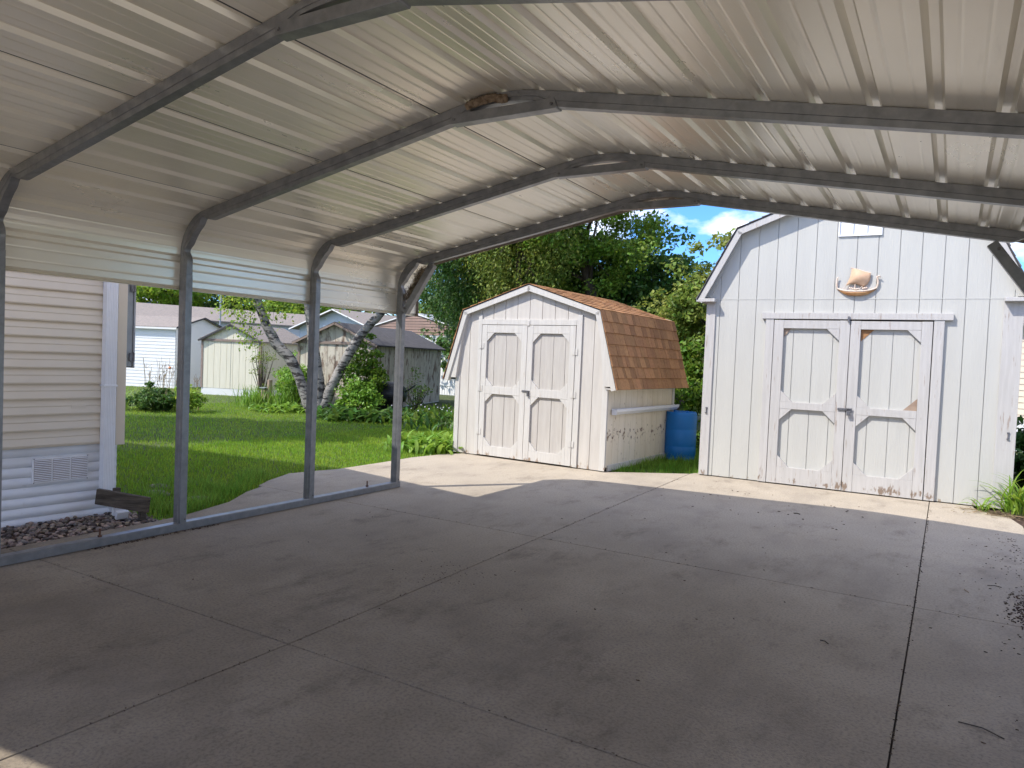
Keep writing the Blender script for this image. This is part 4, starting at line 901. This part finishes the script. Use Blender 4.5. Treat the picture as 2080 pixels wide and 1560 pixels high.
bush('garden_shrub', 'sprig of bush growing behind the covered grill', 'shrub', (-5.55, 11.0, .55), (.3, .3, .45), 26, 24, .14, .05, MAT['leafM'], stems=20)
bush('garden_shrub', 'dark rounded shrub seen between the home and the first post', 'shrub', (-9.3, 7.0, .20), (.52, .35, .28), 50, 60, .16, .08, MAT['leafD'])
bush('garden_shrub', 'yellow green shrub against the left side of the first post', 'shrub', (-8.75, 7.35, .20), (.35, .3, .28), 34, 50, .14, .07, MAT['leafY'])
rosette('daylily_clump', 'pale green daylily leaves beside the corner of the beige home', 'plant', (-9.95, 6.5, -.03), 150, .6, .02, MAT['leafH'], spread=.18, upr=1.0, arch=.8)
m = MB(); o = None
for i in range(34):
    x, y = random.uniform(-.55, .75), random.uniform(-.3, .5); h = random.uniform(.6, 1.15); lx = random.gauss(0, .05)
    m.tube([(x, y, 0), (x+lx*.4, y, h*.5), (x+lx, y+random.gauss(0, .05), h)], [.005, .004, .003], 4)
    for k in range(3): m.tube([(x+lx*.8, y, h*.8), (x+lx*.8+random.gauss(0, .06), y, h*.8+random.uniform(.05, .14))], .0025, 4)
dsm = tag(m.obj('dry_stems', MAT['dry']), 'tall dry brown flower stalks above the shrub in front of the white shed', 'plant'); dsm.location = (-9.6, 7.3, -.03)
MB().lathe([(0, 0), (.03, .01), (.035, .03), (.015, .05), (0, .052)], 10, (.35, 0, .88)).obj('orange_flower', MAT['orange'], dsm, smooth=True)
# right-hand plants by the barn
rosette('daylily_clump', 'yellow green arching daylily at the right front corner of the barn', 'plant', (5.52, 6.82, 0), 70, .52, .022, MAT['leafY'], spread=.07, upr=1.05, arch=1.0)
rosette('daylily_clump', 'sparse arching lily sprig leaning over the slab before the barn', 'plant', (5.20, 6.80, 0), 12, .36, .02, MAT['leafH'], spread=.03, upr=.9, arch=1.1)
bush('garden_shrub', 'dark leafy plants beside the right wall of the barn', 'shrub', (5.85, 8.3, .45), (.35, .8, .5), 60, 50, .2, .12, MAT['leafD'])
m = MB()
for i in range(170):
    x, y = random.gauss(5.35, .16), random.gauss(6.70, .10); a = random.uniform(0, 6.3); l_ = random.uniform(.03, .10)
    if not (y > 6.2): continue
    m.bar((x, y, random.uniform(.002, .02)), (x+math.cos(a)*l_, y+math.sin(a)*l_*.6, random.uniform(.002, .03)), .006, .002)
tag(m.obj('dead_leaves', MAT['dry']), 'tan dead leaf strips heaped under the daylily by the barn', 'dead leaves', kind='stuff')
g2 = MB().add([(XE+.01, -12, -.02), (XE+.55, -12, -.02), (XE+.55, 12, -.02), (XE-.35, 12, -.02), (XE-.25, 6.9, -.02), (XE+.0, 6.3, -.02)], [(0, 1, 2, 3, 4, 5)])
tag(g2.obj('mulch_bed', MAT['mulch']), kind='structure')

# ------------------------------------------------------------------ litter on the slab
m = MB()
def chip(x, y, s, up=.004):
    a = random.uniform(0, 6.3); pts_ = [(x+s*r*math.cos(a+t), y+s*r*.5*math.sin(a+t), up+random.uniform(0, s*.25)) for t, r in ((0, 1), (1.3, .6), (2.4, .7), (3.3, 1), (4.6, .6))]
    m.add([(q[0], q[1], .002) for q in pts_]+pts_, [tuple(range(5, 10))]+[(i, (i+1) % 5, (i+1) % 5+5, i+5) for i in range(5)])
for _ in range(420):
    y = random.uniform(-1, 5.6); d = random.expovariate(9); x = 5.40-d
    if x > 4.6: chip(x, y, random.uniform(.002, .009))
for _ in range(300): chip(random.gauss(5.31, .05), random.gauss(3.05, .22), random.uniform(.003, .011), .006)
for _ in range(150): chip(random.gauss(.05, .012)+.01, random.uniform(.5, 1.5), random.uniform(.004, .012))
for _ in range(90): chip(random.gauss(2.3, 1.5), random.gauss(3.2, 2), random.uniform(.003, .010))
for _ in range(60): chip(random.gauss(2.20, .12), random.gauss(1.55, .12), random.uniform(.002, .006))
for _ in range(200):
    y = random.uniform(-1.5, 6.5); chip(XR+random.gauss(0, .006), y, random.uniform(.003, .007))
for _ in range(120):
    y = random.uniform(-1.5, 6.5); chip(xc(y)+random.gauss(0, .006), y, random.uniform(.003, .007))
for _ in range(90): chip(random.uniform(.1, 5.2), random.choice((.22, 2.79))+random.gauss(0, .006), random.uniform(.003, .007))
for _ in range(26): chip(random.uniform(2.6, 4.4), random.uniform(4.6, 6.2), random.uniform(.008, .018))
tag(m.obj('leaf_litter', MAT['mulch']), 'bits of bark and leaf scattered over the slab, thickest at the right edge', 'leaf litter', kind='stuff')
for i, (x, y, l_, a, lb, mt) in enumerate(((3.62, 5.25, .06, -.1, 'short dark twig lying straight on the slab before the barn doors', 'bark'), (5.02, 3.35, .07, 1.9, 'pale curved twig near the right slab edge', 'dry'), (4.95, 1.25, .16, -.35, 'dark thin twig at the lower right of the slab', 'bark'), (4.35, 1.85, .05, -.6, 'thin dark twig left of the right joint', 'bark'), (5.13, 3.62, .08, .1, 'dark branched twig beside the litter heap', 'bark'))):
    m = MB(); d = Vector((math.cos(a), math.sin(a), 0)); n_ = Vector((-d.y, d.x, 0)); m.tube([Vector((0, 0, .004)), d*l_*.5+n_*l_*.12+Vector((0, 0, .007)), d*l_+Vector((0, 0, .004))], .0028 if i != 0 else .005, 6)
    o = tag(m.obj('twig', MAT[mt]), lb, 'twig', 'twigs on the slab'); o.location = (x, y, 0)

# ------------------------------------------------------------------ background sheds and homes
def simple_shed(name, label, corner, ang, wd, dp, eave, peak, wallm, sidem, roofm, trimm, gro=.2, base=0, over=.08, mat_trim=None, lap=0, door=True, cat='shed'):
    t = thing(name, label, cat, (corner[0], corner[1], -.03), rad(ang))     # corner = front right corner; u from -wd..0
    m = MB(); ol = [(-wd, eave), (-wd/2, peak), (0, eave)]
    if lap:
        z = base
        while z < peak:
            z1 = min(z+lap, peak)
            f = lambda zz: wd/2*(max(0, zz-eave)/(peak-eave)) if zz > eave else 0
            m.add([(-wd+f(z), -.008, z), (-f(z), -.008, z), (-f(z1), 0, z1), (-wd+f(z1), 0, z1), (-wd+f(z), 0, z), (-f(z), 0, z)], [(0, 1, 2, 3), (4, 5, 1, 0)]); z = z1
        m.prism([(-wd, base), (0, base), (0, eave), (-wd/2, peak), (-wd, eave)], .001, .02)
    else:
        grooved(m, ol, [-wd+gro*k for k in range(1, int(wd/gro)+1)], base, 0, .011, .010); m.prism([(-wd, base), (0, base), (0, eave), (-wd/2, peak), (-wd, eave)], .011, .02)
    m.obj('gable_wall', wallm, t); MB().prism([(-wd, base), (0, base), (0, eave), (-wd/2, peak), (-wd, eave)], dp, dp+.02).obj('back_wall', wallm, t)
    for u, sg in ((0, 1), (-wd, -1)):
        if lap:
            m = MB(); z = base
            while z < eave:
                z1 = min(z+lap, eave); m.add([(u+sg*.008, .0, z), (u+sg*.008, dp, z), (u, dp, z1), (u, 0, z1), (u, 0, z), (u, dp, z)], [(0, 1, 2, 3), (0, 4, 5, 1)]); z = z1
            m.box(min(u-sg*.001, u-sg*.02), max(u-sg*.001, u-sg*.02), 0.02, dp, base, eave)
            m.obj('side_wall', sidem, t)
        else:
            o = side_wall(t, u, sg, .02, dp, base, eave, .01, sidem, gro)
    if base > 0: MB().box(-wd+.01, -.01, .005, dp-.01, -.0, base-.003).obj('base_board', MAT['white'], t)
    sl_ = (peak-eave)/(wd/2)
    for sg in (-1, 1):
        xo = (-wd-over) if sg < 0 else over; zo = eave-over*sl_; m = MB().prism([(xo, zo+.01), (-wd/2, peak+.01), (-wd/2, peak+.045), (xo, zo+.045)], -over, dp+over)
        m.obj('roof', roofm, t)
        m = MB(); rake_board(m, (xo, zo+.03), (-wd/2, peak+.03), -over-.012, -over-.001, .05); m.obj('rake_board', trimm, t)
    if not lap:
        for ua_, ub_ in ((-wd-.01, -wd+.05), (-.05, .012)): MB().box(ua_, ub_, -.014, -.001, base, eave-.01).obj('corner_trim', mat_trim or trimm, t)
        MB().box(-wd, 0, -.03, -.0145, eave-.03, eave+.035).obj('door_header', mat_trim or trimm, t)
        MB().box(.0125, .02, 0.0, .05, base, eave-.05).obj('corner_trim', mat_trim or trimm, t)
        if door: MB().box(-wd/2-.004, -wd/2+.004, -.002, .006, base, eave-.03).obj('door_gap', MAT['dark'], t)
    return t
simple_shed('yellow_shed', 'pale yellow shed with gray roof standing left of the birch', (-11.936, 11.896), 20, 1.86, 2.9, 1.575, 2.02, MAT['yshed'], MAT['yshed'], MAT['roofgray'], MAT['dark'], base=.20, mat_trim=MAT['ytrim'])
simple_shed('weathered_shed', 'weathered peeling shed with dark shingle roof behind the birch', (-7.071, 11.205), 17, 2.05, 4.7, 1.60, 2.07, MAT['wshed'], MAT['wshed'], MAT['roofdark'], MAT['ytrim'], base=.02, mat_trim=MAT['ytrim'], over=.12)
simple_shed('white_shed', 'white lap sided shed with gray roof beside the beige home', (-16.32+.94*0, 12.214, 0), 20-90+90, .01, .01, .5, .51, MAT['white'], MAT['white'], MAT['roofgray'], MAT['dark']) if False else None
# the white shed turns its gable to the right: corner at its front right, ridge runs left
def shed_side(name, label, corner, ang, length, dp, eave, peak):
    t = thing(name, label, 'shed', (corner[0], corner[1], -.03), rad(ang)); m = MB(); z = 0
    while z < eave: z1 = min(z+.105, eave); m.add([(-length, -.010, z), (0, -.010, z), (0, 0, z1), (-length, 0, z1), (-length, 0, z), (0, 0, z)], [(0, 1, 2, 3), (4, 5, 1, 0)]); z = z1
    m.box(-length, -.02, .001, .02, 0, eave); m.obj('front_wall', MAT['white'], t); MB().box(-length, -.02, dp-.02, dp, 0, eave).obj('back_wall', MAT['white'], t)
    m = MB(); z = 0
    while z < peak:
        z1 = min(z+.105, peak); f = lambda q: (dp/2)*max(0, q-eave)/(peak-eave)
        m.add([(.010, f(z), z), (.010, dp-f(z), z), (0, dp-f(z1), z1), (0, f(z1), z1), (0, f(z), z), (0, dp-f(z), z)], [(0, 1, 2, 3), (0, 4, 5, 1)]); z = z1
    m.prism([(0, 0), (dp, 0), (dp, eave), (dp/2, peak), (0, eave)], -.02, -.001, 'x'); m.obj('gable_wall', MAT['white'], t); MB().prism([(0, 0), (dp, 0), (dp, eave), (dp/2, peak), (0, eave)], -length, -length+.02, 'x').obj('gable_wall', MAT['white'], t)
    for a, b in ((-.1, dp/2), (dp+.1, dp/2)):
        s_ = (peak-eave)/(dp/2); m = MB().prism([(a, eave-.1*s_+.01), (b, peak+.01), (b, peak+.05), (a, eave-.1*s_+.05)], -length-.1, .1, 'x'); m.obj('roof', MAT['roofgray'], t)
        m = MB().prism([(a, eave-.1*s_+.0), (b, peak-.0), (b, peak+.052), (a, eave-.1*s_+.052)], .101, .112, 'x'); m.obj('rake_board', MAT['dark'], t)
    MB().box(-length-.1, .1, -.125, -.105, eave-.06, eave+.0).obj('fascia', MAT['white'], t)
    return t
shed_side('white_shed', 'white lap sided shed with gray roof seen past the beige home', (-16.32, 12.214), 20, 3.3, 2.75, 1.93, 2.29)
# long pale blue home
def long_home(name, label, p0, p1, dp, eave, peak, wm, rm, lapz=.12, cat='house'):
    p0 = Vector((*p0, -.03)); p1 = Vector((*p1, -.03)); d = p1-p0; a = math.atan2(d.y, d.x); ln = d.length
    t = thing(name, label, cat, p0, a); m = MB(); z = 0
    while z < eave: z1 = min(z+lapz, eave); m.add([(0, -.012, z), (ln, -.012, z), (ln, 0, z1), (0, 0, z1), (0, 0, z), (ln, 0, z)], [(0, 1, 2, 3), (4, 5, 1, 0)]); z = z1
    m.box(0, ln, .001, .05, 0, eave); m.obj('wall', wm, t)
    for u in (0, ln-.05): MB().prism([(0, 0), (dp, 0), (dp, eave), (dp/2, peak), (0, eave)], u, u+.05, 'x').obj('gable_wall', wm, t)
    for a_, b_ in ((-.2, dp/2), (dp+.2, dp/2)):
        s_ = (peak-eave)/(dp/2); MB().prism([(a_, eave-.2*s_), (b_, peak), (b_, peak+.06), (a_, eave-.2*s_+.06)], -.2, ln+.2, 'x').obj('roof', rm, t)
    for k in range(int(ln/2.4)):
        u = 1.2+2.4*k
        wf = MB().box(u, u+.8, -.03, -.013, 1.2, 2.1).obj('window', MAT['white'], t); MB().box(u+.05, u+.75, -.034, -.031, 1.25, 2.05).obj('pane', MAT['glass'], wf)
    return t
lh = long_home('mobile_home', 'long pale blue mobile home with shingled roof behind the small sheds', (-29.3, 12.0), (-22.6, 29.0), 4.2, 2.62, 3.28, MAT['bluesid'], MAT['roofgray'])
q = MB().lathe([(.16, 2.9), (.16, 3.62), (.19, 3.62), (.19, 3.66), (.0, 3.68)], 16, (5.4, 2.0, 0)).obj('flue_pipe', MAT['white'], lh, smooth=False)
tag(MB().tube([(0, 0, 0), (0, 0, 5.5)], .04, 8).obj('mast_pole', MAT['meter']), 'thin gray pole rising behind the long roof right of the first post', 'pole').location = (-24.6, 20.1, 0)
bh = simple_shed('blue_house', 'far blue gabled house behind the long roof at left', (-46.5, 31.4), 32, 4.6, 6, 4.2, 5.1, MAT['bluehs'], MAT['bluehs'], MAT['rooflt'], MAT['rooflt'], cat='house', door=False)
wh = simple_shed('white_house', 'pale house with white gable rakes behind the weathered shed', (-16.9, 22.2), 5, 4.3, 11, 2.45, 3.25, MAT['bluesid'], MAT['bluesid'], MAT['roofgray'], MAT['white'], cat='house', lap=.12, over=.35)
MB().box(-2.9, -1.4, -.02, -.010, 1.2, 2.55).obj('porch_gable', MAT['white'], wh)
for u in (-1.2, -.5): MB().box(u, u+.35, 4, 4.3, 2.9, 3.12).obj('roof_vent', MAT['bluehs'], wh)
bm_ = thing('mobile_home', 'mobile home with brown striped gable end and white ribbed walls', 'house', (-10.15, 19.0, -.03), 0)
m = MB(); prof = []
x = -4.1
while x < 0: m.prism([(x, 0), (x+.06, 0), (x+.06, 2.10), (x, 2.10)], -.012, .0); x += .11
m.box(-4.1, 0, .0, .03, 0, 2.12); m.obj('ribbed_wall', MAT['white'], bm_)
m = MB(); z = 2.12
while z < 2.88:
    z1 = z+.10; f = lambda q: 2.05*max(0, q-2.36)/(2.88-2.36)
    m.add([(-4.1+f(z), -.02, z), (-f(z), -.02, z), (-f(min(z1, 2.88)), .0, z1), (-4.1+f(min(z1, 2.88)), .0, z1)], [(0, 1, 2, 3)]); z = z1
m.prism([(-4.1, 2.12), (0, 2.12), (0, 2.36), (-2.05, 2.88), (-4.1, 2.36)], .001, .03); m.obj('brown_gable', MAT['brownmet'], bm_)
MB().box(-4.12, .01, -.025, -.0125, .32, .45).obj('skirt_band', MAT['white'], bm_)
m = MB(); y = .03
while y < 12: m.box(0, .012, y, y+.06, 0, 2.3); y += .11
m.box(-.03, -.001, .03, 12, 0, 2.33); m.obj('side_wall', MAT['white'], bm_)
for a_, b_ in ((.08, -2.05), (-4.18, -2.05)): MB().prism([(a_, 2.345), (b_, 2.89), (b_, 2.93), (a_, 2.385)], -.05, 12).obj('roof', MAT['rooflt'], bm_)
m = MB(); rake_board(m, (.08, 2.39), (-2.05, 2.935), -.062, -.051, .035); rake_board(m, (-4.18, 2.39), (-2.05, 2.935), -.062, -.051, .035); m.obj('rake_board', MAT['white'], bm_)
rh = long_home('mobile_home', 'beige sided home with white skirting glimpsed right of the barn', (5.2, 15.4), (14.2, 14.0), 4.0, 2.5, 3.1, MAT['siding'], MAT['roofgray'])
MB().box(0, 6, -.05, -.013, 0, .62).obj('skirting', MAT['skirt'], rh)

long_home('mobile_home', 'unseen white sided home added right of the carport to bounce daylight', (8.6, 3.5), (9.0, -9.5), 4.0, 2.6, 3.2, MAT['white'], MAT['roofgray'])  # added out of view; its sunlit wall throws light under the carport
# covered grill
gr = thing('covered_grill', 'barbecue grill under a shiny black cover behind the last post', 'grill', (-6.18, 10.75, -.03), .35)
m = MB(); rings = [(0.02, .30, .20), (.30, .30, .20), (.32, .36, .24), (.42, .40, .26), (.50, .40, .26), (.62, .36, .22), (.72, .24, .12), (.745, .18, .06)]
V = []
for z, hx_, hy_ in rings:
    for k in range(20):
        a = 2*math.pi*k/20; cx_ = abs(math.cos(a))**.5*(1 if math.cos(a) > 0 else -1); cy_ = abs(math.sin(a))**.5*(1 if math.sin(a) > 0 else -1); j = 1+random.gauss(0, .025)
        V.append((hx_*cx_*j, hy_*cy_*j, z+random.gauss(0, .006)))
Fq = [(i*20+k, i*20+(k+1) % 20, (i+1)*20+(k+1) % 20, (i+1)*20+k) for i in range(len(rings)-1) for k in range(20)]+[tuple(range((len(rings)-1)*20, len(rings)*20))]
m.add(V, Fq).obj('cover', MAT['cover'], gr, smooth=True)
MB().tube([(.3, 0, .50), (.48, -.02, .60), (.62, -.02, .70)], [.03, .022, .018], 8).obj('handle', MAT['cover'], gr)
# old garden post with a little box
gp_ = thing('garden_post', 'weathered stump post with a small wooden box in the plants left of the birch', 'post', (-8.98, 9.6, -.03))
MB().tube([(.07, .05, 0), (.07, .05, .4), (.075, .05, .66)], [.06, .055, .055], 10).obj('post', MAT['tanwood'], gp_)
m = MB().box(-.09, .02, -.06, .05, .22, .46); b = m.obj('box', MAT['tanwood'], gp_, bev=.004)
MB().box(-.06, -.015, -.063, -.0605, .30, .42).obj('box_hole', MAT['dark'], b)
MB().box(-.12, .06, -.09, .07, .461, .478).obj('box_lid', MAT['meter'], gp_)
MB().box(-.08, -.02, -.03, .03, 0, .22).obj('leg', MAT['wood'], gp_)
